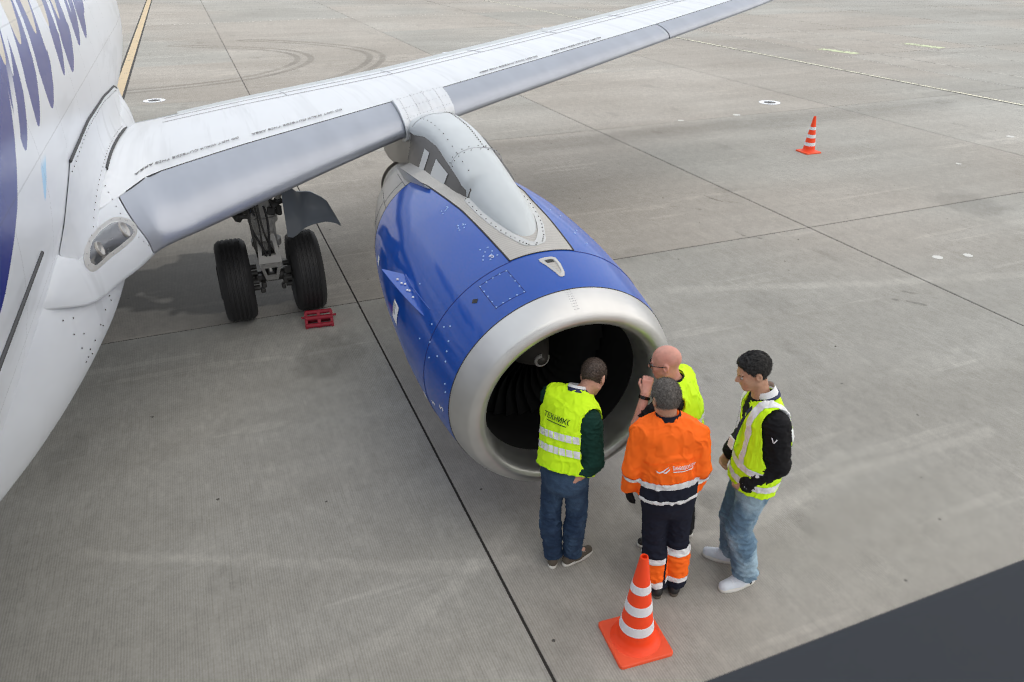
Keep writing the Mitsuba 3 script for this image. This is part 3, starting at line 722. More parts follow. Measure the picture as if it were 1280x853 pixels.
# foot flange with screws round the pylon nose
fl_in, fl_out = [], []
side = [6.0, 5.8, 5.6, 5.4, 5.25, 5.12, 5.03, 4.97]
path = [(a, -1) for a in side] + [(4.935, 0)] + [(a, 1) for a in side[::-1]]
for a, s in path:
    w, lc = float(PW(a)), float(LC(a))
    ex = .032
    for lst, e in ((fl_in, -.02), (fl_out, ex)):
        l = lc + s * (w + e) if s else lc; ax = a - (e * (1 if a < 5.06 else .35 if a < 5.3 else 0))
        r = float(OUT(ax - EA)); th = math.asin((l - EL - .045 * (ax - EA)) / r)
        lst.append(nac(ax - EA, th, False, .010 if e > 0 else .013))
fi, fo = np.array(fl_in), np.array(fl_out)
part('pylon__foot_flange', cat(grid(np.stack([fi, fo])), grid(np.stack([fo, fo - [0, 0, .008]]))), 'light_panel', 30, label='white screwed flange at the foot of the pylon')
part('pylon__flange_screw', cat(*[move(trimesh.creation.icosphere(1, .006), fi[k] * (1 - q) + fo[k] * q + (fi[(k + 1) % 17] - fi[k]) * w) for k in range(16) for q, w in ((.7, 0), (.7, .5))]), 'screw', True, kind='stuff')
def pyl_pt(a, t):
    w, zt, lc = float(PW(a)), float(PT(a)), float(LC(a)); ze = nac_top(a, lc + w) - .02 if a <= 6.03 else float(np.interp(a, [6.03, 6.6, 7.3, 8, 8.6, 9.35], [2.27, 2.27, 2.34, 2.29, 2.17, 2.1]))
    return np.array([a, lc + w * np.sign(math.sin(t)) * abs(math.sin(t)) ** .86, ze + (zt - ze) * abs(math.cos(t)) ** .8])
pj = [tube([pyl_pt(6.62, t) for t in np.linspace(-1.5, 1.5, 24)], .004, 6), tube([pyl_pt(8.3 + .35 * abs(t) , t) for t in np.linspace(-1.3, 1.5, 24)], .004, 6)]
part('pylon__joint', cat(*pj), 'panel_line', True)
ps_ = [pyl_pt(a, .25) for a in np.linspace(6.65, 9.0, 34)] + [pyl_pt(a, -.75) for a in np.linspace(6.2, 8.6, 12)] + [pyl_pt(6.62 + .05 * s, t) for s in (-1, 1) for t in np.linspace(-1.3, .9, 9)]
part('pylon__screw', cat(*[move(trimesh.creation.icosphere(1, .0065), p) for p in ps_]), 'screw', True, kind='stuff')
chn = np.array([nac(x, -.44 - .16 * (x - 2.6), False, .003) for x in np.linspace(2.6, 3.5, 10)])
cht = chn + np.array([0, -.03, .02]) + np.linspace(0, 1, 10)[:, None] ** .8 * np.array([.16, -.02, .10])
part('pylon__rear_flange', cat(grid(np.stack([chn, cht])), grid(np.stack([chn + [0, .015, 0], cht + [0, .008, 0]]))), 'light_panel', 30)

# landing light in the wing root
LO = [(1.862, .188), (1.866, .22), (1.874, .25), (1.91, .274), (1.965, .280), (2.005, .264), (2.043, .238), (2.07, .210), (2.085, .182), (2.083, .165), (2.065, .155), (1.995, .143), (1.935, .138), (1.887, .130), (1.868, .155)]
from shapely import affinity
lp = affinity.scale(Polygon([(l, t * 1.2) for l, t in LO]), .92, .92)
def glove(l, t, off): return wing_pt(l, t * t, True, .006 + off)
def drape_poly(poly, off, bulge=0.0, n=0):
    v, f = trimesh.creation.triangulate_polygon(poly.segmentize(.008), engine='earcut') if False else (None, None)
    c = np.array(poly.centroid.coords[0]); ring = np.array(poly.segmentize(.012).exterior.coords)[:-1]
    rows = []
    for s in np.linspace(1, 0.02, 8):
        q = c + (ring - c) * s
        rows.append(np.array([glove(x, y / 1.2, off + bulge * (1 - s ** 2)) for x, y in q]))
    return grid(np.array(rows), close_v=True)
ro = np.array(lp.buffer(.022).segmentize(.012).exterior.coords)[:-1]
lens_c = np.array(lp.centroid.coords[0])
ang = lambda R: R[np.argsort(np.arctan2(R[:, 1] - lens_c[1], R[:, 0] - lens_c[0]))]
def resample(R, n=72):
    R = ang(R); A = np.unwrap(np.arctan2(R[:, 1] - lens_c[1], R[:, 0] - lens_c[0])); D = np.hypot(*(R - lens_c).T)
    t = np.linspace(-PI, PI, n, endpoint=False); d = np.interp(t, np.r_[A - 2 * PI, A, A + 2 * PI], np.r_[D, D, D])
    return lens_c + d[:, None] * np.stack([np.cos(t), np.sin(t)], 1)
RO, RI = resample(ro), resample(np.array(lp.segmentize(.012).exterior.coords)[:-1])
bz = [np.array([glove(x, y / 1.2, o) for x, y in R]) for R, o in ((RO, .001), (RO, .008), (RI, .010), (RI, .002))]
part('wing_root_fairing__light_bezel', grid(np.array(bz), close_v=True), 'silver_ring', 30, label='metal rim around the landing light')
part('wing_root_fairing__light_screw', cat(*[move(trimesh.creation.icosphere(1, .006), glove(*(((RO[k] + RI[k]) / 2) / [1, 1.2]), .010)) for k in range(0, 72, 6)]), 'panel_line', True, kind='stuff')
part('wing_root_fairing__light_housing', drape_poly(lp, .002), 'lens', True)
for l, t, r in ((2.02, .215, .062), (1.905, .20, .05)):
    P = glove(l, t, .002); N = glove(l, t, .1) - P; e1 = glove(l + .02, t, 0) - glove(l, t, 0); e2 = glove(l, t + .02, 0) - glove(l, t, 0)
    nn = np.cross(e1, e2); nn /= np.linalg.norm(nn); nn *= np.sign(nn[2])
    d = revolve([(0, .004), (r * .5, .007), (r * .85, .014), (r, .020), (r * 1.08, .016), (r * 1.1, 0)], 28)
    part('wing_root_fairing__lamp', along(d, P, P + nn), 'grey_metal', True)
part('wing_root_fairing__light_lens', drape_poly(lp, .012, .03), 'lamp_glass', True, label='clear landing light cover')
# screw rows on the root fairing and belly fairing
sc = [glove(2.17 - .56 * (t - .07) * (1) - .035, t, .002) for t in np.linspace(.05, .5, 12)]
sc += [fair_pt(a, z, .002) for a, z in [(3.4 + .22 * k, 2.55 - .035 * k) for k in range(10)]]
sc += [fair_pt(a, z, .002) for a, z in [(4.75 + .05 * k, 2.62 - .13 * k) for k in range(8)]] + [fair_pt(a, z, .002) for a, z in [(4.9 + .06 * k, 2.5 - .15 * k) for k in range(6)]]
sc += [fair_pt(a, z, .002) for a, z in [(5.15 + .17 * k, 1.72 + .035 * k) for k in range(12)]] + [fair_pt(a, z, .002) for a, z in [(5.25 + .3 * k, 1.69 + .062 * k) for k in range(6)]]
for f in (.12, .88):
    for a in np.linspace(5.9, 11, 40):
        F_ = fillet(a); sc.append(F_[1 if f < .5 else -3])
part('belly_fairing__screw', cat(*[move(trimesh.creation.icosphere(1, .0055), p) for p in sc]), 'screw', True, kind='stuff')
part('belly_fairing__joint', cat(tube([fair_pt(a, 2.60 - .095 * (a - 4.75) / .12 * .3, .001) for a in np.linspace(4.75, 5.1, 12)], .004, 6)), 'panel_line', True)

# main landing gear
GL, GA = 3.215, 9.05
def tyre_prof(R=.508, w=.185, hub=.25):
    pts = [(hub, -w * .62), (hub + .03, -w * .80), (R - .16, -w * .98), (R - .09, -w), (R - .045, -w * .93), (R - .012, -w * .72)]
    for g in (-.55, -.28, 0, .28, .55):
        pts += [(R - .004 + .004 * (1 - abs(g)), w * (g - .06)), (R - .010, w * (g - .04)), (R - .010, w * (g + .04)), (R - .004 + .004 * (1 - abs(g)), w * (g + .06))]
    pts += [(R - .012, w * .72), (R - .045, w * .93), (R - .09, w), (R - .16, w * .98), (hub + .03, w * .80), (hub, w * .62)]
    return pts
def wheel_mesh(prof, l):
    m = revolve(prof, 64); m.apply_transform(trimesh.transformations.rotation_matrix(PI / 2, [1, 0, 0])); m.apply_translation([GA, l, .503]); return m
part('landing_gear', tube([[GA + .12, GL + .03, 2.0], [GA + .08, GL + .02, 1.5], [GA + .04, GL + .005, 1.0], [GA + .02, GL, .86]], [.15, .145, .135, .15], 24), 'gear_paint', 40, label='main landing gear leg with two black tyres')
part('landing_gear__piston', tube([[GA + .02, GL, .9], [GA + .01, GL, .7], [GA, GL, .5]], .085, 24), 'chrome', 40)
part('landing_gear__axle', rod([GA, GL - .5, .503], [GA, GL + .5, .503], .07, 20), 'gear_dark', 40)
for l in (2.795, 3.635):
    part('landing_gear__tyre', wheel_mesh(tyre_prof(), l), 'rubber', 50)
    for s in (-1, 1):
        part('landing_gear__wheel_hub', wheel_mesh([(.0, s * .05), (.10, s * .06), (.12, s * .10), (.20, s * .09), (.245, s * .125), (.262, s * .12)], l), 'gear_dark', 30)
    s = 1 if l < GL else -1
    part('landing_gear__brake', cat(*[wheel_mesh([(.07, s * .10), (.21, s * .10), (.21, s * .2), (.07, s * .2)], l)] + [rod([GA + .14 * math.cos(t), l + s * .19, .503 + .14 * math.sin(t)], [GA + .14 * math.cos(t), l + s * .26, .503 + .14 * math.sin(t)], .032, 10) for t in np.arange(8) * PI / 4]), 'gear_dark', 30)
def link(z0, z1, w0, w1, a0, a1):
    o = Polygon([(-w0, 0), (w0, 0), (w1, 1), (-w1, 1)]).difference(Polygon([(-w0 * .45, .25), (w0 * .45, .25), (w1 * .45, .72), (-w1 * .45, .72)]).buffer(.02))
    m = trimesh.creation.extrude_polygon(o, .05, engine='earcut'); v = np.asarray(m.vertices)
    return trimesh.Trimesh(np.stack([a0 + (a1 - a0) * v[:, 1] - v[:, 2], GL + v[:, 0], z0 + (z1 - z0) * v[:, 1]], -1), m.faces, process=False)
part('landing_gear__torsion_link', link(1.10, .78, .10, .135, GA - .12, GA - .25), 'gear_paint', 30)
part('landing_gear__torsion_link', link(.50, .775, .07, .13, GA - .10, GA - .25), 'gear_paint', 30)
part('landing_gear__side_brace', cat(rod([GA + .06, GL - .1, 1.28], [GA + .05, GL - .75, 1.72], .055, 14), rod([GA, GL - .05, 1.2], [GA - .25, GL - .45, 1.75], .035, 12), rod([GA + .02, GL + .08, 1.15], [GA - .1, GL + .3, 1.7], .03, 12),
     rod([GA - .1, GL - .5, 1.45], [GA - .1, GL - .9, 1.62], .08, 14)), 'gear_paint', 30)
for z in (.9, 1.2, 1.55): part('landing_gear__collar', rod([GA + .05, GL + .01, z], [GA + .05, GL + .01, z + .07], .175, 24), 'gear_paint', 30)
hs = []
rg = np.random.default_rng(2)
for k in range(3):
    x0 = GL + rg.uniform(-.17, .17); x1 = GL + rg.uniform(-.26, .26); z0 = rg.uniform(1.1, 1.7); z1 = rg.uniform(.5, 1.0)
    pts = spline([[GA - .14, x0, z0], [GA - .24 + rg.uniform(-.05, .03), (x0 + x1) / 2 + rg.uniform(-.08, .08), (z0 + z1) / 2], [GA - .12, x1, z1]], 16)
    hs.append(tube(pts, rg.uniform(.009, .017), 8))
for k in range(26):
    q = np.array([GA + rg.uniform(-.12, .1), GL + (rg.uniform(-.34, -.10) if k < 18 else rg.uniform(.10, .24)), rg.uniform(1.28, 1.66)])
    hs.append(move(rbox(*rg.uniform(.05, .14, 3), .012), q, rg.uniform(-.5, .5, 3)))
    hs.append(rod(q, [GA + .04, GL + .05 * (-1) ** k, q[2] + rg.uniform(-.1, .12)], .02, 8))
for k in range(8):
    hs.append(move(rbox(*rg.uniform(.04, .09, 3), .01), [GA - .12, GL + rg.choice([-1, 1]) * rg.uniform(.1, .22), rg.uniform(.36, .62)]))
part('landing_gear__hose', cat(*hs), 'gear_dark', 30, kind='stuff')
part('landing_gear__hose', cat(*[tube(spline([[GA - .17, GL + s * .1, 1.45], [GA - .25, GL + s * .14, 1.2], [GA - .27, GL + s * .05, .95], [GA - .16, GL + s * .12, .62]], 20), .014, 8) for s in (-1, .3)]), 'rubber', 30, kind='stuff')
def plate(rows, th, axis):
    P = np.array(rows, float); return cat(grid(P), grid(P + axis), grid(np.stack([P[0], P[0] + axis])), grid(np.stack([P[-1], P[-1] + axis])), grid(np.stack([P[:, 0], P[:, 0] + axis])), grid(np.stack([P[:, -1], P[:, -1] + axis])))
dr_ = []
for k in np.linspace(0, 1, 12):
    l = 3.46 + .68 * k; a = 8.78 + .30 * k ** .8
    zt = np.interp(k, [0, .15, .3, .55, .8, 1], [1.70, 1.66, 1.53, 1.48, 1.36, 1.05])
    zb = np.interp(k, [0, .1, .2, .32, .5, .75, .92, 1], [1.07, 1.03, 1.06, 1.11, 1.125, 1.115, 1.06, 1.012])
    dr_.append([[a - .02 * math.sin(q * PI) + .42 * q * (zt - zb) * min(1, max(0, (k - .2) / .2)), l, zb + (max(zt, zb + .02) - zb) * q] for q in np.linspace(0, 1, 8)])
part('landing_gear__door', plate(dr_, .02, np.array([.03, .0, 0])), 'gear_door_paint', 40, label='dark grey landing gear door with a curved lower edge')

# ------------------------------------------------------------------ wheel chock
c = AV(np.array([8.50, 3.66, 0.0])); yaw = PHI
thing('wheel_chock', 'red metal wheel chock pushed against the right tyre', 'wheel chock')
def CH(m):
    m = m.copy(); m.apply_transform(trimesh.transformations.rotation_matrix(yaw - .12, [0, 0, 1])); m.apply_translation([c[0], c[1], 0.002]); return m
def prism(pts, x0, x1):
    return hull([(x, y, z) for x in (x0, x1) for y, z in pts])
tri = [(-.12, 0), (.07, 0), (.09, .13), (.03, .15), (-.10, .05)]
add('wheel_chock__end_plate', CH(prism(tri, -.17, -.135)), 'chock_red', 30)
add('wheel_chock__end_plate', CH(prism(tri, .135, .17)), 'chock_red', 30)
add('wheel_chock__end_plate', CH(prism(tri, -.02, .02)), 'chock_red', 30)
for (y, z) in ((-.10, .03), (.06, .02), (.055, .135), (-.03, .095)):
    add('wheel_chock__bar', CH(rod([-.16, y, z], [.16, y, z], .027, 12)), 'chock_red', 30)
add('wheel_chock__handle', CH(rod([-.21, .02, .09], [.21, .02, .09], .014, 12)), 'chock_red', 30)

# ------------------------------------------------------------------ traffic cones
scene['cone_orange'] = pr((.86, .060, .010), .45, specular=.4)
scene['cone_base'] = pr((.80, .095, .035), .55, specular=.4)
scene['cone_white'] = pr((.66, .66, .69), .45)
def cone(key, x, y, rot, label):
    thing(key, label, 'traffic cone', 'orange traffic cones on the apron')
    def put(m):
        m = m.copy(); m.apply_transform(trimesh.transformations.rotation_matrix(rot, [0, 0, 1])); m.apply_translation([x, y, .001]); return m
    q = Polygon([(-.196, -.196), (.196, -.196), (.196, .196), (-.196, .196)]).buffer(-.025).buffer(.025, quad_segs=6)
    rings = []
    for off, z in ((.0, 0.0), (.0, .022), (-.006, .028)):
        r = np.array(q.buffer(off, quad_segs=6).exterior.coords)[:-1] if off else np.array(q.exterior.coords)[:-1]
        n = 96; g = Polygon(r).exterior
        rings.append([[*g.interpolate(k / n, normalized=True).coords[0], z] for k in range(n)])
    add(key + '__base', put(loft(np.array(rings))), 'cone_base', 30)
    R = lambda z: .132 + (.028 - .132) * (z - .03) / .73
    pf = [(.172, .027), (.158, .034), (.142, .045), (R(.07), .07)] + [(R(z), z) for z in np.linspace(.09, .765, 20)] + [(.0255, .772), (.019, .772), (.021, .72), (.04, .5)]
    add(key + '__body', put(revolve(pf, 48)), 'cone_orange', 40)
    for z0, z1 in ((.15, .222), (.318, .39), (.49, .552)):
        zz = z0 + .03
        add(key + '__reflective_band', put(revolve([(R(z0) + .0005, z0), (R(z0) + .003, z0 + .002), (R(z1) + .003, z1 - .002), (R(z1) + .0005, z1)], 48)), 'cone_white', 40)
cone('traffic_cone', .842, 3.49, .30, 'orange traffic cone with three white bands, in front of the man in orange')
cone('traffic_cone_001', 6.557, 16.45, .35, 'orange traffic cone with three white bands, alone far out on the apron')

# ------------------------------------------------------------------ stair railing at the photographer's hand
thing('stair_railing', 'dark slate grey stair railing close by in the lower right corner', 'railing')
rp, rq = np.array([.160, .50, 3.577]), np.array([.623, .683, 3.577])
rd = (rq - rp) / np.linalg.norm(rq - rp); rn = np.array([rd[1], -rd[0], 0])
def RB(pts2, s0, s1):
    P = [[rp + rd * s + rn * y + np.array([0, 0, z]) for y, z in pts2] for s in np.linspace(s0, s1, 12)]
    return loft(np.array(P))
arcp = [(.030 - .030 * math.cos(t), -.030 + .030 * math.sin(t)) for t in np.linspace(0, PI / 2, 8)]
add('stair_railing__cap', RB(arcp + [(.19, .0), (.20, -.004), (.20, -.06), (.0, -.06)], -1.6, 2.2), 'rail_paint', 40)
add('stair_railing__panel', RB([(.205, .002), (.215, .006), (.34, .006), (.345, 0), (.345, -.9), (.205, -.9)], -1.6, 2.2), 'rail_paint', 40)
# ------------------------------------------------------------------ people: blended implicit bodies, meshed by surface nets
class Field:
    def __init__(s, lo, hi, h):
        s.h = h; s.lo = np.asarray(lo, float); s.n = np.ceil((np.asarray(hi) - s.lo) / h).astype(int) + 1
        s.F = np.full(s.n, .25, np.float32)
    def block(s, lo, hi):
        i0 = np.clip(np.floor((np.asarray(lo) - s.lo) / s.h).astype(int), 0, s.n - 1); i1 = np.clip(np.ceil((np.asarray(hi) - s.lo) / s.h).astype(int) + 1, 1, s.n)
        sl = tuple(slice(a, b) for a, b in zip(i0, i1))
        ax = [np.float32(s.lo[k] + s.h * np.arange(i0[k], i1[k])) for k in range(3)]
        X = np.stack(np.meshgrid(*ax, indexing='ij'), -1)
        return sl, X
    def put(s, d, sl, k):
        A = s.F[sl]
        if k > 0:
            hh = np.clip(.5 + .5 * (A - d) / k, 0, 1); s.F[sl] = A + (d - A) * hh - k * hh * (1 - hh)
        else: s.F[sl] = np.minimum(A, d)
    def cap(s, p, q, r1, r2=None, k=.02, flat=None):
        """Tapered capsule; flat = (axis, factor) squashes it along an axis."""
        p, q = np.asarray(p, float), np.asarray(q, float); r2 = r1 if r2 is None else r2
        m = max(r1, r2) * max(1, flat[1] if flat else 1) + .06
        sl, X = s.block(np.minimum(p, q) - m, np.maximum(p, q) + m)
        V = X - p.astype(np.float32); d = (q - p).astype(np.float32)
        if flat:
            n = np.asarray(flat[0], np.float32); n = n / np.linalg.norm(n)
            V = V + (V @ n)[..., None] * n * (1 / flat[1] - 1); d = d + (d @ n) * n * (1 / flat[1] - 1)
        t = np.clip((V @ d) / max(float(d @ d), 1e-9), 0, 1)
        e = np.linalg.norm(V - t[..., None] * d, axis=-1) - (r1 + (r2 - r1) * t)
        s.put(e * (min(1, flat[1]) if flat else 1), sl, k)
    def fn(s, lo, hi, f, k=0.0, op='add'):
        sl, X = s.block(lo, hi); d = f(X)
        if op == 'add': s.put(d, sl, k)
        elif op == 'cut': s.F[sl] = np.maximum(s.F[sl], -d)
        else: s.F[sl] = np.maximum(s.F[sl], d)
    def cutcap(s, p, q, r, r2=None):
        p, q = np.asarray(p, float), np.asarray(q, float); m = max(r, r2 or r) + .03
        r2 = r if r2 is None else r2
        def f(X):
            V = X - p.astype(np.float32); d = (q - p).astype(np.float32); t = np.clip((V @ d) / float(d @ d), 0, 1)
            return np.linalg.norm(V - t[..., None] * d, axis=-1) - (r + (r2 - r) * t)
        s.fn(np.minimum(p, q) - m, np.maximum(p, q) + m, f, op='cut')
    def keep(s, o, n):
        """Keeps the side of the plane through o that n points to."""
        n = np.asarray(n, float) / np.linalg.norm(n)
        s.fn(s.lo, s.lo + s.n * s.h, lambda X: -((X - np.asarray(o, np.float32)) @ n.astype(np.float32)), op='max')
    def mesh(s, smooth=6, biggest=False):
        F = s.F; F = np.where(np.abs(F) < 1e-6, 1e-6, F)
        S = F < 0
        c = sum(S[a:S.shape[0] - 1 + a, b:S.shape[1] - 1 + b, d:S.shape[2] - 1 + d].astype(np.int8) for a in (0, 1) for b in (0, 1) for d in (0, 1))
        I = np.argwhere((c > 0) & (c < 8)); idx = np.full(c.shape, -1, np.int64); idx[tuple(I.T)] = np.arange(len(I))
        corners = [(a, b, d) for a in (0, 1) for b in (0, 1) for d in (0, 1)]
        pos = np.zeros((len(I), 3)); cnt = np.zeros(len(I))
        for i, u in enumerate(corners):
            for v in corners[i + 1:]:
                if sum(abs(x - y) for x, y in zip(u, v)) != 1: continue
                A = F[tuple((I + u).T)]; B = F[tuple((I + v).T)]; m = (A < 0) != (B < 0)
                t = A[m] / (A[m] - B[m]); pos[m] += np.array(u) + t[:, None] * (np.array(v) - np.array(u)); cnt[m] += 1
        V = s.lo + s.h * (I + pos / cnt[:, None])
        faces = []
        for ax in range(3):
            o1, o2 = [(1, 2), (2, 0), (0, 1)][ax]
            sa = [slice(None)] * 3; sb = [slice(None)] * 3; sa[ax] = slice(0, -1); sb[ax] = slice(1, None)
            E = np.argwhere(S[tuple(sa)] != S[tuple(sb)])
            E = E[(E[:, o1] > 0) & (E[:, o2] > 0) & (E[:, o1] < c.shape[o1]) & (E[:, o2] < c.shape[o2])]
            e1 = np.eye(3, dtype=int)[o1]; e2 = np.eye(3, dtype=int)[o2]
            q = np.stack([idx[tuple((E - e1 - e2).T)], idx[tuple((E - e2).T)], idx[tuple(E.T)], idx[tuple((E - e1).T)]], 1)
            fl = S[tuple(E.T)]; q[~fl] = q[~fl][:, ::-1]
            faces.append(q)
        q = np.vstack(faces); q = q[(q >= 0).all(1)]
        m = trimesh.Trimesh(V, np.vstack([q[:, [0, 1, 2]], q[:, [0, 2, 3]]]), process=False)
        if smooth:
            from scipy.sparse import coo_matrix
            e = m.edges_unique; n = len(V); A = coo_matrix((np.ones(2 * len(e)), (np.r_[e[:, 0], e[:, 1]], np.r_[e[:, 1], e[:, 0]])), (n, n)).tocsr()
            deg = np.maximum(np.asarray(A.sum(1)).ravel(), 1)[:, None]; P = V.copy()
            for _ in range(smooth):
                P = P + .5 * (A @ P / deg - P); P = P - .52 * (A @ P / deg - P)
            m = trimesh.Trimesh(P, m.faces, process=False)
        return m

def wrinkle(m, amp, f, seed=0, w=None):
    v = np.asarray(m.vertices); n = m.vertex_normals
    d = meshkit.fbm(v * np.asarray(f) + seed * 7.3, 3, seed) - .5
    q = v * np.asarray(f) * 1.25 + (meshkit.noise(v * 9 + seed, seed + 2) * 1.6)[:, None]
    d = d * .9 + 1.1 * ((1 - np.abs(2 * meshkit.noise(q + 3, seed + 5) - 1)) ** 3 - .3) - .5 * (1 - np.abs(2 * meshkit.noise(q * 1.9 + 9, seed + 8) - 1)) ** 5
    if w is not None: d = d * w(v)
    return trimesh.Trimesh(v + n * (amp * d)[:, None], m.faces, process=False)
def bunch(m, z0, amp, wl):
    v = np.asarray(m.vertices); ph = meshkit.noise(v * 9, 3) * 5
    a = np.exp(-np.maximum(v[:, 2] - z0, 0) / .12) + .5 * np.exp(-((v[:, 2] - .50) / .08) ** 2)
    return trimesh.Trimesh(v + m.vertex_normals * (amp * a * np.sin(v[:, 2] * 2 * PI / wl + ph))[:, None], m.faces, process=False)
def slice_band(m, o, n, w, off=.004):
    """A strip of the cloth between two planes, lifted off it."""
    n = np.asarray(n, float) / np.linalg.norm(n); o = np.asarray(o, float)
    a = trimesh.Trimesh(m.vertices + m.vertex_normals * off, m.faces, process=False)
    a = trimesh.intersections.slice_mesh_plane(a, n, o - n * w / 2)
    a = trimesh.intersections.slice_mesh_plane(a, -n, o + n * w / 2)
    a.merge_vertices(); return a
def side_of(m, n, o):
    return trimesh.intersections.slice_mesh_plane(m, np.asarray(n, float), np.asarray(o, float))
def onto(m, text, o, right, upv, inward):
    """Lays a flat mesh (text) onto a surface seen against 'inward'."""
    from scipy.spatial import cKDTree
    right, upv, inward = (np.asarray(q, float) / np.linalg.norm(q) for q in (right, upv, inward))
    V = np.asarray(m.vertices); N = m.vertex_normals; V = V[(N @ inward) < -.15] - o
    tree = cKDTree(np.stack([V @ right, V @ upv], 1)); dep = V @ inward
    t = np.asarray(text.vertices); dd, ii = tree.query(t[:, :2], k=6); w = 1 / (dd + .002)
    D = (dep[ii] * w).sum(1) / w.sum(1) - .009 - t[:, 2] * .5
    return trimesh.Trimesh(o + t[:, :1] * right + t[:, 1:2] * upv + D[:, None] * inward, text.faces, process=False)

def head_frame(f, up):
    f = np.asarray(f, float) / np.linalg.norm(f); r = np.cross(f, up); r /= np.linalg.norm(r); return np.stack([r, f, np.cross(r, f)])
def ell(L, c, r):
    q = (L - np.asarray(c, np.float32)) / np.asarray(r, np.float32)
    k = np.linalg.norm(q, axis=-1); return (k - 1) * min(r) * 1.0
def smin(a, b, k):
    h = np.clip(.5 + .5 * (b - a) / k, 0, 1); return b + (a - b) * h - k * h * (1 - h)
def seg(L, p, q, r1, r2):
    p, q = np.asarray(p, np.float32), np.asarray(q, np.float32); V = L - p; d = q - p; t = np.clip((V @ d) / float(d @ d), 0, 1)
    return np.linalg.norm(V - t[..., None] * d, axis=-1) - (r1 + (r2 - r1) * t)
def skull(L):
    return smin(ell(L, (0, -.014, .032), (.077, .100, .092)), ell(L, (0, .022, -.035), (.062, .072, .080)), .03)
def head_sdf(L):
    d = skull(L)
    d = smin(d, seg(L, (0, .062, -.098), (0, .066, -.096), .026, .024), .03)
    d = smin(d, seg(L, (-.05, -.005, -.065), (.05, -.005, -.065), .022, .022), .03)
    d = smin(d, seg(L, (-.032, .078, .024), (.032, .078, .024), .011, .011), .012)
    d = smin(d, seg(L, (0, .086, .016), (0, .112, -.020), .008, .012), .010)
    d = smin(d, seg(L, (-.012, .098, -.026), (.012, .098, -.026), .009, .009), .008)
    d = smin(d, seg(L, (-.04, .062, -.022), (-.03, .072, -.03), .018, .014), .02)
    d = smin(d, seg(L, (.04, .062, -.022), (.03, .072, -.03), .018, .014), .02)
    d = smin(d, seg(L, (-.018, .090, -.054), (.018, .090, -.054), .0075, .0075), .006)
    d = smin(d, seg(L, (-.016, .087, -.066), (.016, .087, -.066), .009, .009), .006)
    for s in (-1, 1):
        e = np.linalg.norm(L - np.float32([s * .031, .098, .004]), axis=-1) - .015
        d = -smin(-d, e, .008)
        ear = ell(L, (s * .081, -.012, -.006), (.011, .022, .034))
        d = smin(d, ear, .006)
        e = ell(L, (s * .090, -.008, -.002), (.008, .012, .018)); d = -smin(-d, e, .004)
    return d
def hand(F, w, d, n, size=1.0, curl=.5, grow=0.0, thumb=1, k=.006):
    """Palm, four fingers of unequal length and a thumb. w wrist, d towards the fingertips, n out of the palm."""
    d = np.asarray(d, float) / np.linalg.norm(d); n = np.asarray(n, float); n = n - d * (n @ d); n /= np.linalg.norm(n); s = np.cross(d, n) * thumb
    P = lambda a, b, c: np.asarray(w) + size * (d * a + s * b + n * c)
    g = grow
    F.cap(P(0, 0, 0), P(.03, .0, 0), .026 + g, .030 + g, .02, (n, .62))
    for b in (-.028, -.010, .010, .028): F.cap(P(.025, b * .7, 0), P(.088, b, 0), .013 + g, .0115 + g, .01)
    for b, l in ((.030, .070), (.010, .080), (-.010, .075), (-.029, .058)):
        c1, c2 = curl, curl * 2.0
        p0 = np.array([.088, b, 0]); p1 = p0 + l * .5 * np.array([math.cos(c1), 0, math.sin(c1)]); p2 = p1 + l * .5 * np.array([math.cos(c2), 0, math.sin(c2)])
        F.cap(P(*p0), P(*p1), .0098 + g, .0090 + g, k); F.cap(P(*p1), P(*p2), .0088 + g, .0078 + g, k)
    F.cap(P(.022, .028, .004), P(.058, .052, .018), .0135 + g, .011 + g, .008); F.cap(P(.058, .052, .018), P(.086, .050, .030), .0105 + g, .009 + g, k)

def skin(col, seed=0):
    def fn(p, n, uv):
        return mi.Color3f(*col) * (.86 + .28 * fbm(p.x * 45, p.y * 45, p.z * 45 + seed, 3)) * mi.Color3f(1, .93 + .14 * noise(p.x * 22, p.y * 22, p.z * 22), .92 + .16 * noise(p.x * 22, p.y * 22, p.z * 22))
    return pr(mikit.proc(fn), .48, specular=.4)
def cloth(col, f=60, var=.25, rough=.85, sheen=.3):
    def fn(p, n, uv):
        return mi.Color3f(*col) * (1 - var * .5 + var * fbm(p.x * f, p.y * f, p.z * f, 3))
    return pr(mikit.proc(fn), rough, sheen=sheen, specular=.2)
def denim(dark, lightc, f=9, lo=.35, hi=.7):
    def fn(p, n, uv):
        w = smoothstep(lo, hi, fbm(p.x * f, p.y * f, p.z * f * .5, 4)); t = noise(p.x * 300, p.y * 300, p.z * 120)
        return mix(dark, lightc, w) * (.88 + .24 * t)
    return pr(mikit.proc(fn), .85, sheen=.3, specular=.2)
scene['skin_pale'] = skin((.50, .27, .20))
scene['skin_pink'] = skin((.56, .27, .215), 3)
scene['skin_tan'] = skin((.44, .245, .165), 5)
scene['vest_lime'] = cloth((.60, .93, .016), 14, .14, .7, .2)
scene['jacket_orange'] = cloth((.95, .15, .012), 14, .16, .7, .2)
scene['navy_cloth'] = cloth((.010, .012, .024), 40, .3)
scene['green_cloth'] = cloth((.006, .035, .026), 40, .3)
scene['black_cloth'] = cloth((.008, .008, .010), 40, .4)
scene['white_cloth'] = cloth((.72, .73, .76), 40, .1)
def retro_fn(p, n, uv):
    return mi.Color3f(.70, .71, .73) * (.78 + .34 * fbm(p.x * 24, p.y * 24, p.z * 40, 3))
scene['reflective_cloth'] = pr(mikit.proc(retro_fn), .32, specular=.7)
scene['jeans_dark'] = denim((.018, .036, .075), (.045, .080, .140))
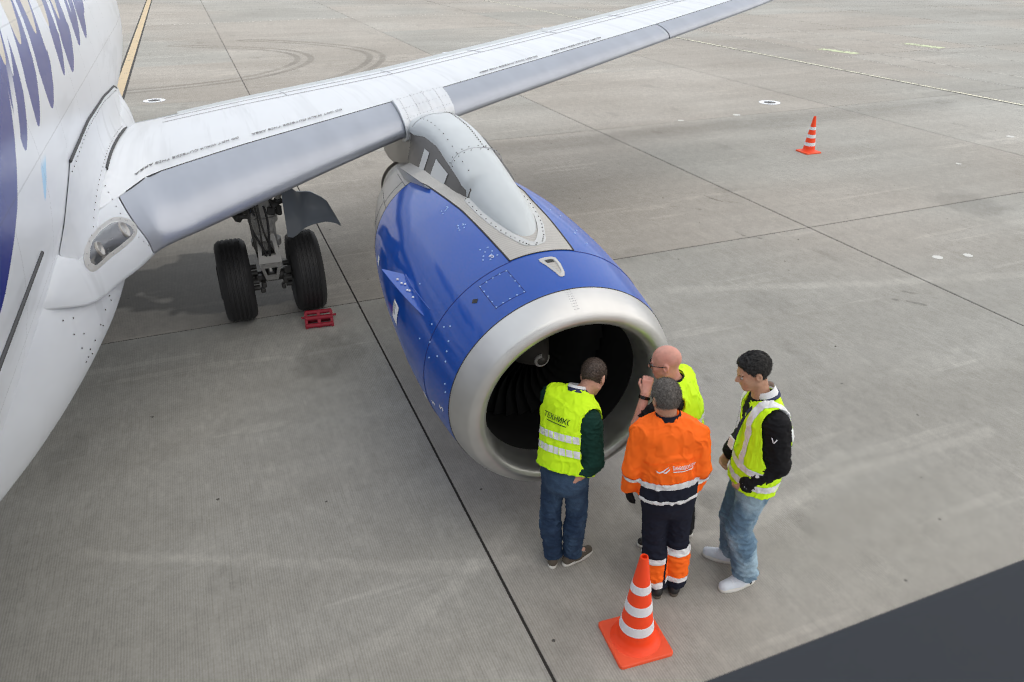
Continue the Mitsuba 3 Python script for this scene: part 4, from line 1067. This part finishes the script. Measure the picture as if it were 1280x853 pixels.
scene['jeans_light'] = denim((.105, .175, .255), (.29, .40, .485))
def hair_fn(c0, c1, f=160):
    def fn(p, n, uv):
        return mix(c0, c1, smoothstep(.3, .7, fbm(p.x * f, p.y * f, p.z * f * .5, 3)))
    return pr(mikit.proc(fn), .55, specular=.4)
scene['hair_brown'] = hair_fn((.040, .028, .023), (.075, .052, .042))
scene['hair_grey'] = hair_fn((.075, .066, .060), (.15, .135, .125))
scene['hair_black'] = hair_fn((.004, .004, .0045), (.016, .014, .014), 90)
scene['shoe_grey'] = cloth((.10, .085, .068), 60, .3)
scene['shoe_black'] = pr((.012, .012, .013), .5)
scene['shoe_white'] = cloth((.60, .64, .70), 40, .18)
scene['sole_white'] = pr((.6, .59, .55), .7)
scene['eye_white'] = pr((.35, .32, .30), .3)
scene['eye_dark'] = pr((.02, .015, .012), .2)
scene['gloss_black'] = pr((.006, .006, .007), .12, specular=.6)
scene['lanyard_navy'] = pr((.010, .016, .065), .6)
U = np.array([0, 0, 1.0])
def nrm(v): v = np.asarray(v, float); return v / np.linalg.norm(v)

class Person:
    def __init__(s, key, label, J, fwd, head_f, head_u, skin_mat, pelvis_w=.17, chest_w=.172, depth=.66, belly=0.0):
        s.key = thing(key, label, 'person'); s.J = {k: np.asarray(v, float) for k, v in J.items()}
        s.f = nrm([*fwd, 0]); s.r = np.cross(s.f, U); s.HF = head_frame(head_f, head_u); s.skin = skin_mat
        s.pw, s.cw, s.dp, s.belly = pelvis_w, chest_w, depth, belly
        P = np.array(list(s.J.values())); s.lo, s.hi = P.min(0) - .26, P.max(0) + .26; s.lo[2] = -.03
        s.ax = nrm(s.J['neck'] - s.J['pel'])
        s.nf = nrm(s.f - s.ax * (s.f @ s.ax))             # out of the chest
    def add(s, name, m, mat, smooth=True, **k): return add(f'{s.key}__{name}', m, mat, smooth, **k)
    def torso(s, F, g, low=0.0):
        J = s.J; fl = (s.nf, s.dp)
        F.cap(J['pel'] - s.ax * low, J['pel'] + s.ax * .12, s.pw + g, s.pw * .93 + g, .04, fl)
        mid = (J['pel'] + J['chest']) / 2
        F.cap(J['pel'] + s.ax * .10, J['chest'], s.pw * .93 + g, s.cw + g, .05, fl)
        if s.belly: F.cap(mid + s.nf * .04, mid + s.nf * .06 - U * .05, s.belly + g, s.belly + g, .06)
        F.cap(J['chest'], J['neck'] - s.ax * .13, s.cw + g, s.cw * .94 + g, .05, fl)
        F.cap(J['shL'] * .82 + J['shR'] * .18 - s.ax * .01, J['shR'] * .82 + J['shL'] * .18 - s.ax * .01, .066 + g, .066 + g, .05)
        for e in ('shL', 'shR'): F.cap(J['neck'] - s.ax * .01, J[e] * .85 + J['neck'] * .15, .052 + g, .050 + g, .05)
    def arm(s, F, e, g, k=.02, cut=None):
        J = s.J; sh, el, wr = J['sh' + e], J['el' + e], J['wr' + e]
        F.cap(sh, el, .056 + g, .043 + g, k)
        if cut is None: F.cap(el, wr, .043 + g, .030 + g, k)
        elif cut > 0: F.cap(el, el + (wr - el) * cut, .043 + g, .043 + (.030 - .043) * cut + g, k)
    def leg(s, F, e, g, k=.02, gk=0.0, ga=0.0):
        J = s.J; hi, kn, an = J['hi' + e], J['kn' + e], J['an' + e]
        F.cap(hi, kn, .088 + g, .060 + g + gk, k + .015)
        cf = kn * .72 + an * .28 - s.f * .012
        F.cap(kn, cf, .060 + g + gk, .060 + g + (gk + ga) / 2, k); F.cap(cf, an, .060 + g + (gk + ga) / 2, .041 + g + ga, k)
    def body(s, hands, h=.0058):
        J = s.J; F = Field(s.lo, s.hi, h)
        s.torso(F, 0); hc = J['head']
        F.cap(J['neck'] - s.ax * .04, hc + s.HF[1] * -.022 + s.HF[2] * -.045, .060, .057, .03)
        H_ = s.HF.astype(np.float32); c = hc.astype(np.float32)
        F.fn(hc - .19, hc + .19, lambda X: head_sdf((X - c) @ H_.T), .022)
        for e in 'LR':
            s.arm(F, e, 0); s.leg(F, e, 0)
            F.cap(J['an' + e], J['an' + e] + s.toe[e] * .13 - U * .05, .035, .028, .02)
            if e in hands: d, n, curl = hands[e]; hand(F, J['wr' + e], d, n, 1.0, curl, 0, 1 if e == 'L' else -1)
        m = F.mesh(4); scene_key = s.key
        scene[s.key] = mikit.ply(m, s.skin, smooth=True)
        for sg in (-1, 1):
            s.head_part('eye', trimesh.creation.icosphere(2, .0105), 'eye_white', (sg * .031, .0815, .002))
            s.head_part('eye__iris' if False else 'iris', trimesh.creation.icosphere(2, .0075), 'eye_dark', (sg * .031, .0855, .000))
        return m
    def head_part(s, name, m, mat, at=(0, 0, 0), **k):
        m = m.copy(); m.apply_translation(at); v = np.asarray(m.vertices) @ s.HF + s.J['head']
        s.add(name, trimesh.Trimesh(v, m.faces, process=False), mat, True, **k)
    def hair(s, mat, thick, cuts, h=.005, amp=.004, freq=70, strands=5000, length=.008, lift=.5, comb=(0, -.5, -.6), **k):
        hc = s.J['head']; F = Field(hc - .17, hc + .17, h); H_ = s.HF.astype(np.float32); c = hc.astype(np.float32)
        def f(X):
            L = (X - c) @ H_.T
            d = skull(L) - thick - .6 * thick * np.clip(L[..., 2] / .1, 0, 1)
            for (nx, ny, nz), o in cuts:
                e = np.abs(L[..., 0]) * nx + L[..., 1] * ny + L[..., 2] * nz - o
                d = -smin(-d, -e, .006)
            for sg in (-1, 1):
                d = np.maximum(d, -ell(L, (sg * .083, -.010, -.008), (.022, .028, .040)))
            return d
        F.fn(hc - .17, hc + .17, f); m = wrinkle(F.mesh(2), amp, freq, 3)
        k_ = s.add('hair', m, mat, True, **k)
        rg = np.random.default_rng(len(s.key)); V = np.asarray(m.vertices); N = m.vertex_normals
        Lh = (V - hc) @ s.HF.T; ok = np.where((N @ (V - hc).T).diagonal() > 0)[0] if len(V) < 1500 else np.where(np.einsum('ij,ij->i', N, V - hc) > 0)[0]
        i = rg.choice(ok, strands); comb_ = np.asarray(comb, float) @ s.HF
        P = V[i] + rg.normal(0, .0025, (strands, 3)); n = N[i]
        d = n * lift + (comb_ - n * (n @ comb_)[:, None]) + rg.normal(0, .35, (strands, 3)); d /= np.linalg.norm(d, axis=1, keepdims=True)
        w = np.cross(d, n + rg.normal(0, .3, (strands, 3))); w /= np.linalg.norm(w, axis=1, keepdims=True) + 1e-9
        ln = length * rg.uniform(.6, 1.3, (strands, 1))
        a, b, c3, t = P - w * .0011 - n * .002, P + w * .0011 - n * .002, P + d * ln * .6 + w * .0008, P + d * ln - n * ln * .2
        s.add('hair_strand', trimesh.Trimesh(np.stack([a, b, c3, t], 1).reshape(-1, 3), np.vstack([np.stack([4 * np.arange(strands) + q for q in f3], 1) for f3 in ((0, 1, 2), (0, 2, 3))]), process=False), mat, False, kind='stuff')
    def brows(s, mat):
        for sg in (-1, 1):
            s.head_part('eyebrow', tube([(sg * .014, .0885, .019), (sg * .03, .0875, .025), (sg * .048, .074, .022)], [.0035, .0042, .0028], 8), mat)
    def shoe(s, e, mat, sole, size=1.0, laces=None, g=0.0):
        an = s.J['an' + e]; d = s.toe[e]; sd = np.cross(d, U)
        a = np.array([an[0], an[1], 0]); F = Field(np.minimum(a, a + d * .22) - .14, np.maximum(a, a + d * .22) + np.array([.14, .14, .17]), .0055)
        P = lambda x, y, z: a + size * (d * x + sd * y) + U * z
        F.cap(P(-.045, 0, .045), P(.05, 0, .05), .038 + g, .042 + g, .02); F.cap(P(.05, 0, .045), P(.165, 0, .036), .044 + g, .034 + g, .03, (U, .85))
        F.cap(P(-.03, 0, .08), P(.01, 0, .085), .036 + g, .040 + g, .02)
        F.keep([0, 0, .018], U); F.keep(P(0, 0, .118), -U + d * .25)
        s.add('shoe' , F.mesh(3), mat)
        rows = []
        out = []
        for t in np.linspace(0, 2 * PI, 49)[:-1]:
            x = .058 + .142 * math.cos(t); w = .046 * (1 if math.cos(t) > -.2 else .9) * (1 - .10 * math.exp(-((x - .03) / .05) ** 2))
            out.append((x, (w + g) * np.sign(math.sin(t)) * abs(math.sin(t)) ** .75))
        for o, z in ((.0, .002), (.003, .008), (.003, .022), (-.004, .028)):
            rows.append([P(x + o * np.sign(x - .05), y * (1 + o * 12), z) for x, y in out])
        s.add('shoe_sole', loft(np.array(rows)), sole, 40)
        if laces:
            for k in range(4):
                x = .045 + .022 * k; z = .094 - .008 * k
                s.add('shoe_lace', tube([P(x, y, z + g - 9 * y * y) for y in np.linspace(-.030, .030, 7)], .0035, 6), laces)
    def field(s, h=.008): return Field(s.lo, s.hi, h)

# --- the man leaning towards the inlet in a lime vest over a green top
f1 = (.57, .82)
J1 = dict(pel=(.385, 4.235, .93), chest=(.412, 4.325, 1.19), neck=(.462, 4.432, 1.378), head=(.578, 4.50, 1.49), shL=(.285, 4.50, 1.335), shR=(.548, 4.25, 1.262),
          elL=(.38, 4.66, 1.08), wrL=(.47, 4.70, .93), elR=(.568, 4.135, 1.025), wrR=(.432, 4.095, .885), hiL=(.312, 4.285, .89), hiR=(.455, 4.19, .89), knL=(.285, 4.235, .475), knR=(.478, 4.20, .475), anL=(.315, 4.215, .09), anR=(.458, 4.215, .09))
p1 = Person('person', 'man in a green top, lime vest and dark jeans leaning to look into the inlet', J1, f1, (.46, .68, -.62), (.22, .52, .83), 'skin_pale')
p1.toe = {'L': nrm([.12, 1, 0]), 'R': nrm([.82, .57, 0])}
p1.body({'R': ((-.35, .25, -.9), (.2, .95, .1), .75), 'L': ((.8, .3, -.3), (0, 0, -1), .5)})
p1.hair('hair_brown', .006, [((0, .8, -.6), .010), ((0, -.25, -.97), .052)])
F = p1.field(); p1.torso(F, .012, .06)
for e in 'LR': p1.leg(F, e, .006, .012, .008, .020)
F.keep(J1['pel'] + p1.ax * .07, -p1.ax); F.keep((0, 0, .075), U)
p1.add('jeans', bunch(wrinkle(F.mesh(4), .014, (14, 14, 26), 1, lambda v: np.clip(1.25 - v[:, 2], .25, 1)), .08, .006, .05), 'jeans_dark')
F = p1.field(); p1.torso(F, .012)
for e in 'LR': p1.arm(F, e, .027)
F.keep(J1['pel'] - p1.ax * .03, p1.ax); F.cutcap(J1['neck'], J1['neck'] + p1.ax * .2, .058)
for e in 'LR': F.keep(np.array(J1['wr' + e]) * .96 + np.array(J1['el' + e]) * .04, np.array(J1['el' + e]) - J1['wr' + e]) if False else None
p1.add('green_top', wrinkle(F.mesh(4), .008, (20, 20, 30), 2), 'green_cloth')
def make_vest(p, g, bottom, flare, arm_r, neck_r=.075, hemtilt=(0, 0, 0), amp=.0075, seed=3):
    J = p.J; F = p.field(.0075); p.torso(F, g)
    F.cap(J['pel'] - p.ax * .05, J['chest'], p.pw + g + flare, p.cw + g + flare * .3, .04, (p.nf, p.dp + .06))
    for e in 'LR':
        sh = J['sh' + e]; F.cap(sh - (sh - J['neck']) * .12, sh - (sh - J['neck']) * .12 - p.ax * .10, .062 + g, .06 + g, .04)
        el = J['el' + e]; out = nrm(sh - J['neck']); arm = nrm(el - sh)
        ar = arm_r[e] if isinstance(arm_r, dict) else arm_r; F.cutcap(sh + out * (.05 + (.108 - ar) * 1.3) - arm * .04, sh + out * (.05 + (.108 - ar) * 1.3) + arm * .19, ar, ar * 1.05)
    F.cutcap(J['neck'] - p.ax * .03 + p.nf * .01, J['neck'] + p.ax * .22, neck_r)
    F.cutcap(J['neck'] + p.nf * .06 - p.ax * .02, J['neck'] + p.nf * .16 - p.ax * .10, .06, .05)
    F.keep(bottom, p.ax + np.asarray(hemtilt))
    m = F.mesh(5)
    return wrinkle(m, amp, (16, 16, 6), seed)
v1 = make_vest(p1, .026, np.array(J1['pel']) - p1.ax * .035, .022, {'L': .080, 'R': .108})
p1.add('vest', v1, 'vest_lime', label='lime yellow safety vest with two reflective bands')
cuts1 = [slice_band(v1, np.array(J1['pel']) + p1.ax * d, p1.ax, .050) for d in (.115, .215)]
def checked(p, n, uv):
    x = p.x * float(p1.r[0]) + p.y * float(p1.r[1]); q = (x + .25 * p.z) / .048
    return mix((.60, .93, .016), (.70, .71, .73), smoothstep(.12, .16, q - dr.floor(q)))
scene['checked_band'] = pr(mikit.proc(checked), .4, specular=.5)
for b in cuts1: p1.add('reflective_band', b, 'checked_band')
p1.add('vest_piping', slice_band(v1, np.array(J1['pel']) - p1.ax * .030, p1.ax, .012), 'vest_lime')
tx = meshkit.text_mesh('ТЕХНИКС', .036, .004); tx.apply_translation([-tx.vertices[:, 0].max() / 2, 0, 0])
tc = np.array(J1['pel']) + p1.ax * .315 - p1.r * .035
p1.add('vest_lettering', onto(v1, tx, tc, p1.r, p1.ax, p1.nf), 'green_cloth', False, label='dark green lettering across the back')
ln = trimesh.creation.box([.17, .005, .004]); ln = ln.subdivide().subdivide().subdivide(); ln.apply_translation([0, -.016, .002])
p1.add('vest_underline', onto(v1, ln, tc, p1.r, p1.ax, p1.nf), 'green_cloth', False)
def neck_ring(p, r, wid, lift, mat, name, tilt=(0, 0, 0), seg_=(0, 2 * PI), drop=0.0, **k):
    """A flat band round the neck: collar or lanyard."""
    c = p.J['neck'] + p.ax * lift; ax = nrm(p.ax + np.asarray(tilt)); e1 = nrm(p.r - ax * (p.r @ ax)); e2 = np.cross(ax, e1)
    A = np.linspace(*seg_, 60); P = np.array([[c + (e1 * math.cos(t) * r * 1.08 + e2 * math.sin(t) * r) * (1 + .16 * (1 - q)) + ax * (q - .5) * wid - p.nf * 0 - U * drop * max(0, math.sin(t)) for q in (0, .5, 1)] for t in A])
    p.add(name, cat(grid(P), grid(P + (P - c) * .04)), mat, **k)
neck_ring(p1, .066, .032, .062, 'white_cloth', 'shirt_collar')
neck_ring(p1, .074, .024, .048, 'lanyard_navy', 'lanyard', label='navy lanyard round the neck')
for e in 'LR': p1.shoe(e, 'shoe_grey', 'sole_white', 1.0, 'sole_white')

# --- the man in the orange and navy suit, seen from behind
f2 = (-.10, 1)
J2 = dict(pel=(1.06, 3.95, .95), chest=(1.022, 3.965, 1.25), neck=(1.012, 3.975, 1.47), head=(.985, 4.005, 1.632), shL=(.838, 3.955, 1.405), shR=(1.205, 3.945, 1.395), elL=(.800, 3.92, 1.135), wrL=(.800, 3.985, .925), elR=(1.252, 3.915, 1.135), wrR=(1.245, 3.99, .925),
          hiL=(.985, 3.96, .90), hiR=(1.145, 3.945, .90), knL=(1.008, 3.955, .48), knR=(1.172, 3.965, .48), anL=(1.052, 3.925, .09), anR=(1.195, 3.945, .09))
p2 = Person('person_001', 'man in an orange and navy work suit with reflective bands, seen from behind', J2, f2, (-.20, .93, -.22), (-.04, .22, .97), 'skin_tan', .172, .182, .70, .14)
p2.toe = {'L': nrm([-.1, 1, 0]), 'R': nrm([.22, 1, 0])}
p2.body({})
p2.hair('hair_grey', .008, [((0, .8, -.6), .012), ((0, -.25, -.97), .058)], amp=.005, length=.011, strands=6000)
F = p2.field(); p2.torso(F, .018, .05)
for e in 'LR': p2.leg(F, e, .010, .012, .010, .026)
F.keep(J2['pel'] + p2.ax * .03, -p2.ax); F.keep((0, 0, .06), U)
tr = bunch(wrinkle(F.mesh(4), .014, (12, 12, 20), 4, lambda v: np.clip(1.2 - v[:, 2], .3, 1)), .06, .005, .06)
p2.add('trousers', tr, 'navy_cloth', label='navy work trousers with orange lower legs')
lx = (J2['knL'][0] + J2['knR'][0]) / 2
for sg, e in ((-1, 'L'), (1, 'R')):
    an, kn = np.array(J2['an' + e]), np.array(J2['kn' + e]); axl = nrm(kn - an)
    half = side_of(tr, (sg, 0, 0), (lx + .008 * sg, 0, 0)); half.merge_vertices()
    z = {'L': (.125, .355), 'R': (.165, .425)}[e]
    o = lambda zz: an + axl * (zz - an[2])
    p2.add('leg_panel', slice_band(half, o(sum(z) / 2), axl, z[1] - z[0], .0035), 'jacket_orange', label='orange panel on the lower trouser leg')
    p2.add('leg_band', slice_band(half, o(z[1]), axl, .052, .006), 'reflective_cloth'); p2.add('leg_band', slice_band(half, o(z[0]), axl, .048, .006), 'reflective_cloth')
F = p2.field(); p2.torso(F, .026)
F.cap(J2['pel'] - p2.ax * .04, np.array(J2['pel']) + p2.ax * .2, .190, .196, .05, (p2.nf, .80))
for e in 'LR': p2.arm(F, e, .021, .02)
F.keep(J2['pel'] - p2.ax * .02, p2.ax); F.cutcap(J2['neck'], np.array(J2['neck']) + p2.ax * .2, .060)
jk = wrinkle(F.mesh(4), .011, (15, 15, 6), 6)
wl, wr_ = J2['wrL'], J2['wrR']
p2.add('jacket', jk, 'jacket_orange', label='orange work jacket with navy hem')
pc = np.array(J2['pel'])
torso_only = side_of(side_of(jk, (1, 0, 0), (.858, 0, 0)), (-1, 0, 0), (1.232, 0, 0)); torso_only.merge_vertices()
p2.add('jacket_hem', slice_band(torso_only, pc + p2.ax * .045, p2.ax, .15, .0035), 'navy_cloth', label='navy lower part of the jacket')
for d, w in ((.128, .05), (-.008, .034)): p2.add('reflective_band', slice_band(torso_only, pc + p2.ax * d, p2.ax, w, .007), 'reflective_cloth')
for e, sg in (('L', -1), ('R', 1)):
    el, wr = np.array(J2['el' + e]), np.array(J2['wr' + e]); sl_ = side_of(jk, (sg, 0, 0), ({'L': .858, 'R': 1.232}[e], 0, 0)); sl_.merge_vertices()
    p2.add('sleeve_band', slice_band(sl_, el * .80 + wr * .20, nrm(el - wr), .046, .006), 'reflective_cloth')
for e in 'LR':
    F = Field(np.array(J2['wr' + e]) - .2, np.array(J2['wr' + e]) + .15, .0058); w = np.array(J2['wr' + e])
    F.cap(w + U * .02, w - U * .01, .034, .032, .01); hand(F, w, (.02, .25, -.97), (1 if e == 'L' else -1, .1, .0), 1.02, .45, .003, 1 if e == 'L' else -1)
    p2.add('glove', F.mesh(3), 'black_cloth')
neck_ring(p2, .070, .05, .055, 'navy_cloth', 'collar')
yoke = slice_band(side_of(torso_only, -p2.nf, pc + p2.nf * -.05), pc + p2.ax * .305, p2.ax, .006, .004); p2.add('yoke_seam', yoke, 'leg_seam' if 'leg_seam' in scene else 'jacket_orange')
tx = meshkit.text_mesh('Бинаэропорт', .027, .004); tx.apply_translation([0, 0, 0])
tc2 = pc + p2.ax * .268 + p2.r * -.02
s_ = .165 / tx.vertices[:, 0].max(); tx.apply_scale([s_, 1, 1])
p2.add('jacket_lettering', onto(jk, tx, tc2, p2.r, p2.ax, p2.nf), 'reflective_cloth', False, label='pale lettering and emblem on the back')
ln = trimesh.creation.box([.145, .006, .004]).subdivide().subdivide().subdivide(); ln.apply_translation([.075, -.014, .002])
p2.add('jacket_lettering', onto(jk, ln, tc2, p2.r, p2.ax, p2.nf), 'reflective_cloth', False)
for k, pts in enumerate(([(-.105, -.012), (-.085, -.018), (-.062, -.008), (-.022, .024), (-.026, .016), (-.060, -.017), (-.084, -.027), (-.1, -.022)], [(-.06, -.020), (-.045, -.016), (-.016, .008), (-.020, -.002), (-.042, -.024), (-.055, -.026)])):
    em = trimesh.creation.extrude_polygon(Polygon(pts).buffer(0), .004, engine='earcut')
    p2.add('jacket_emblem', onto(jk, em, tc2, p2.r, p2.ax, p2.nf), 'reflective_cloth', False)
for e in 'LR': p2.shoe(e, 'shoe_black', 'shoe_grey', 1.02, g=.004)
for sg in (-1, 1): p2.head_part('glasses', tube([(sg * .066, .085, .006), (sg * .082, .03, .010), (sg * .086, -.03, .004)], .0025, 6), 'gloss_black')

# --- the bald man with sunglasses, hand at his chin
f3 = (-.90, .43)
J3 = dict(pel=(1.245, 4.45, .93), chest=(1.19, 4.435, 1.26), neck=(1.135, 4.42, 1.485), head=(1.058, 4.425, 1.655), shL=(1.085, 4.262, 1.425), shR=(1.235, 4.60, 1.435), elL=(.872, 4.262, 1.245), wrL=(.925, 4.345, 1.455), elR=(1.2, 4.66, 1.15), wrR=(1.06, 4.52, 1.12),
          hiL=(1.215, 4.37, .89), hiR=(1.27, 4.53, .89), knL=(1.17, 4.38, .48), knR=(1.30, 4.53, .48), anL=(1.19, 4.40, .09), anR=(1.37, 4.52, .09))
p3 = Person('person_002', 'bald man in sunglasses, lime vest and black shirt holding his hand to his chin', J3, f3, (-.92, .28, -.22), (-.2, .05, .97), 'skin_pink', .175, .185, .68, .12)
p3.toe = {'L': nrm([-1, -.05, 0]), 'R': nrm([-.9, .4, 0])}
p3.body({'L': ((.15, .35, .9), (.2, .9, -.2), 1.0), 'R': ((-.8, -.5, .1), (0, 0, -1), .6)})
F = p3.field(); p3.torso(F, .016, .06)
for e in 'LR': p3.leg(F, e, .020, .02, .010, .026)
F.keep(J3['pel'] + p3.ax * .07, -p3.ax); F.keep((0, 0, .07), U)
p3.add('trousers', wrinkle(F.mesh(4), .012, (14, 14, 22), 8), 'black_cloth')
F = p3.field(); p3.torso(F, .014)
for e in 'LR': p3.arm(F, e, .024, .02, .0); F.keep(np.array(J3['el' + e]) * .82 + np.array(J3['sh' + e]) * .18, np.array(J3['sh' + e]) - J3['el' + e]) if False else None
F.keep(J3['pel'] - p3.ax * .04, p3.ax); F.cutcap(J3['neck'], np.array(J3['neck']) + p3.ax * .2, .060)
F.cutcap(np.array(J3['elL']), np.array(J3['elL']) + nrm(np.array(J3['elL']) - J3['shL']) * .1, .085)
p3.add('shirt', wrinkle(F.mesh(4), .010, (20, 20, 24), 9), 'black_cloth')
v3 = make_vest(p3, .026, np.array(J3['pel']) - p3.ax * .06, .02, .092)
p3.add('vest', v3, 'vest_lime', label='lime yellow safety vest')
for d in (.17, .285): p3.add('reflective_band', slice_band(v3, np.array(J3['pel']) + p3.ax * d, p3.ax + p3.r * .25, .05), 'reflective_cloth')
neck_ring(p3, .068, .04, .055, 'black_cloth', 'collar')
for sg in (-1, 1):
    q = trimesh.creation.icosphere(3, 1); q.apply_scale([.027, .006, .021]); q.apply_transform(trimesh.transformations.rotation_matrix(-sg * .25, [0, 0, 1]))
    p3.head_part('sunglasses_lens', q, 'gloss_black', (sg * .034, .101, .004))
    p3.head_part('sunglasses_arm', tube([(sg * .060, .092, .012), (sg * .080, .05, .012), (sg * .085, -.01, .006)], .003, 6), 'gloss_black')
p3.head_part('sunglasses_bridge', tube([(-.012, .106, .010), (0, .110, .012), (.012, .106, .010)], .003, 6), 'gloss_black')
for e in 'LR': p3.shoe(e, 'shoe_black', 'sole_white')
wq = np.array(J3['wrL']) + np.array([-.01, -.02, -.02])
p3.add('wrist_watch', along(revolve([(.034, -.012), (.040, -.010), (.040, .010), (.034, .012)], 24), np.array(J3['wrL']) - nrm(np.array(J3['wrL']) - J3['elL']) * .03, J3['wrL']), 'gloss_black', 40)

# --- the dark haired man at the right in light jeans
f4 = (-.995, .08)
J4 = dict(pel=(1.672, 4.08, .965), chest=(1.708, 4.08, 1.29), neck=(1.652, 4.10, 1.565), head=(1.548, 4.10, 1.775), shL=(1.702, 3.925, 1.475), shR=(1.672, 4.27, 1.475), elL=(1.752, 3.895, 1.185), wrL=(1.592, 3.93, 1.005), elR=(1.70, 4.34, 1.19), wrR=(1.56, 4.27, 1.02),
          hiL=(1.672, 4.0, .92), hiR=(1.665, 4.165, .92), knL=(1.612, 4.00, .52), knR=(1.610, 4.165, .52), anL=(1.728, 4.00, .09), anR=(1.690, 4.225, .09))
p4 = Person('person_003', 'dark haired man in a lime vest, black top, light blue jeans and white shoes', J4, f4, (-.93, -.08, -.34), (-.34, .02, .94), 'skin_tan', .160, .168, .70)
p4.toe = {'L': nrm([-.93, -.36, 0]), 'R': nrm([-.90, .32, 0])}
p4.body({'L': ((-.55, .30, -.75), (.25, .9, .2), .7), 'R': ((-.55, -.25, -.75), (.25, -.9, .2), .7)})
p4.hair('hair_black', .008, [((.0, .72, -.62), .002), ((0, -.15, -.98), .058), ((.0, .86, .5), .112)], amp=.004, freq=45, length=.014, strands=7000, lift=.05, comb=(0, -.8, -.6))
p4.brows('hair_black')
F = p4.field(); p4.torso(F, .014, .06)
for e in 'LR': p4.leg(F, e, .016, .02, .008, .026)
F.keep(J4['pel'] + p4.ax * .05, -p4.ax); F.keep((0, 0, .085), U)
p4.add('jeans', bunch(wrinkle(F.mesh(4), .018, (13, 13, 24), 11, lambda v: np.clip(1.2 - v[:, 2], .35, 1)), .09, .008, .055), 'jeans_light')
F = p4.field(); p4.torso(F, .012)
for e in 'LR': p4.arm(F, e, .030, .025)
F.keep(np.array(J4['pel']) - p4.ax * .02, p4.ax); F.cutcap(J4['neck'], np.array(J4['neck']) + p4.ax * .2, .060)
tp4 = wrinkle(F.mesh(4), .009, (16, 16, 22), 12)
p4.add('black_top', tp4, 'black_cloth')
for e in 'LR':
    w = np.array(J4['wr' + e]); d = nrm(w - np.array(J4['el' + e]))
    p4.add('shirt_cuff', along(revolve([(.040, .0), (.054, .004), (.051, .026), (.044, .028)], 32), w - d * .004, w + d), 'white_cloth', 40)
v4 = make_vest(p4, .028, np.array(J4['pel']) - p4.ax * .05, .030, .110, neck_r=.092, hemtilt=p4.nf * -.12)
p4.add('vest', v4, 'vest_lime', label='lime yellow safety vest with silver edging bands')
for d, w in ((.03, .05), (.135, .05)): p4.add('reflective_band', slice_band(v4, np.array(J4['pel']) + p4.ax * d, p4.ax - p4.nf * .1, w), 'reflective_cloth')
for sg in (-1, 1):
    b = slice_band(v4, np.array(J4['neck']) + p4.r * sg * .118, p4.r, .046); b = side_of(b, p4.ax, np.array(J4['pel']) + p4.ax * .16); b.merge_vertices()
    p4.add('shoulder_band', b, 'reflective_cloth')
neck_ring(p4, .066, .050, .068, 'white_cloth', 'shirt_collar', tilt=p4.nf * .35, label='white shirt collar')
nk = np.array(J4['neck'])
for sg in (-1, 1):
    pts = spline([nk - p4.nf * .092 + p4.ax * .055, nk + p4.r * sg * .088 - p4.nf * .03 + p4.ax * .058, nk + p4.r * sg * .085 + p4.nf * .06 + p4.ax * .015, nk + p4.r * sg * .055 + p4.nf * .130 - p4.ax * .12, nk + p4.r * sg * .012 + p4.nf * .165 - p4.ax * .30], 40)
    t = np.gradient(pts, axis=0); n_ = nrm(np.array([0, 0, 1.0])); side = np.cross(t, pts - (nk - p4.ax * .15)); side /= np.linalg.norm(side, axis=1, keepdims=True)
    p4.add('lanyard', cat(grid(np.stack([pts - side * .011, pts + side * .011])), grid(np.stack([pts - side * .011, pts + side * .011]) - p4.ax * .003)), 'lanyard_navy')
p4.add('badge', move(rbox(.012, .06, .085, .003), nk + p4.nf * .175 - p4.ax * .345, (0, .1, .2)), 'white_cloth', 30)
vm = meshkit.text_mesh('V', .036, .004, bold=True)
p4.add('sleeve_mark', onto(tp4, vm, np.array(J4['shL']) + U * -.075 + p4.f * .012, -p4.nf * -1, U, -p4.r * -1), 'white_mark', False)
for e in 'LR':
    p4.shoe(e, 'shoe_white', 'sole_white', 1.08, 'white_cloth', g=.006)
    an = np.array(J4['an' + e]) * [1, 1, 0]; d_ = p4.toe[e]
    p4.add('shoe_heel', hull([an - d_ * x + np.cross(d_, U) * y + U * z for x, y, z in ((.062, -.03, .03), (.062, .03, .03), (.02, -.053, .024), (.02, .053, .024), (.055, -.028, .085), (.055, .028, .085), (.03, -.045, .06), (.03, .045, .06))]), 'shoe_black', 40)
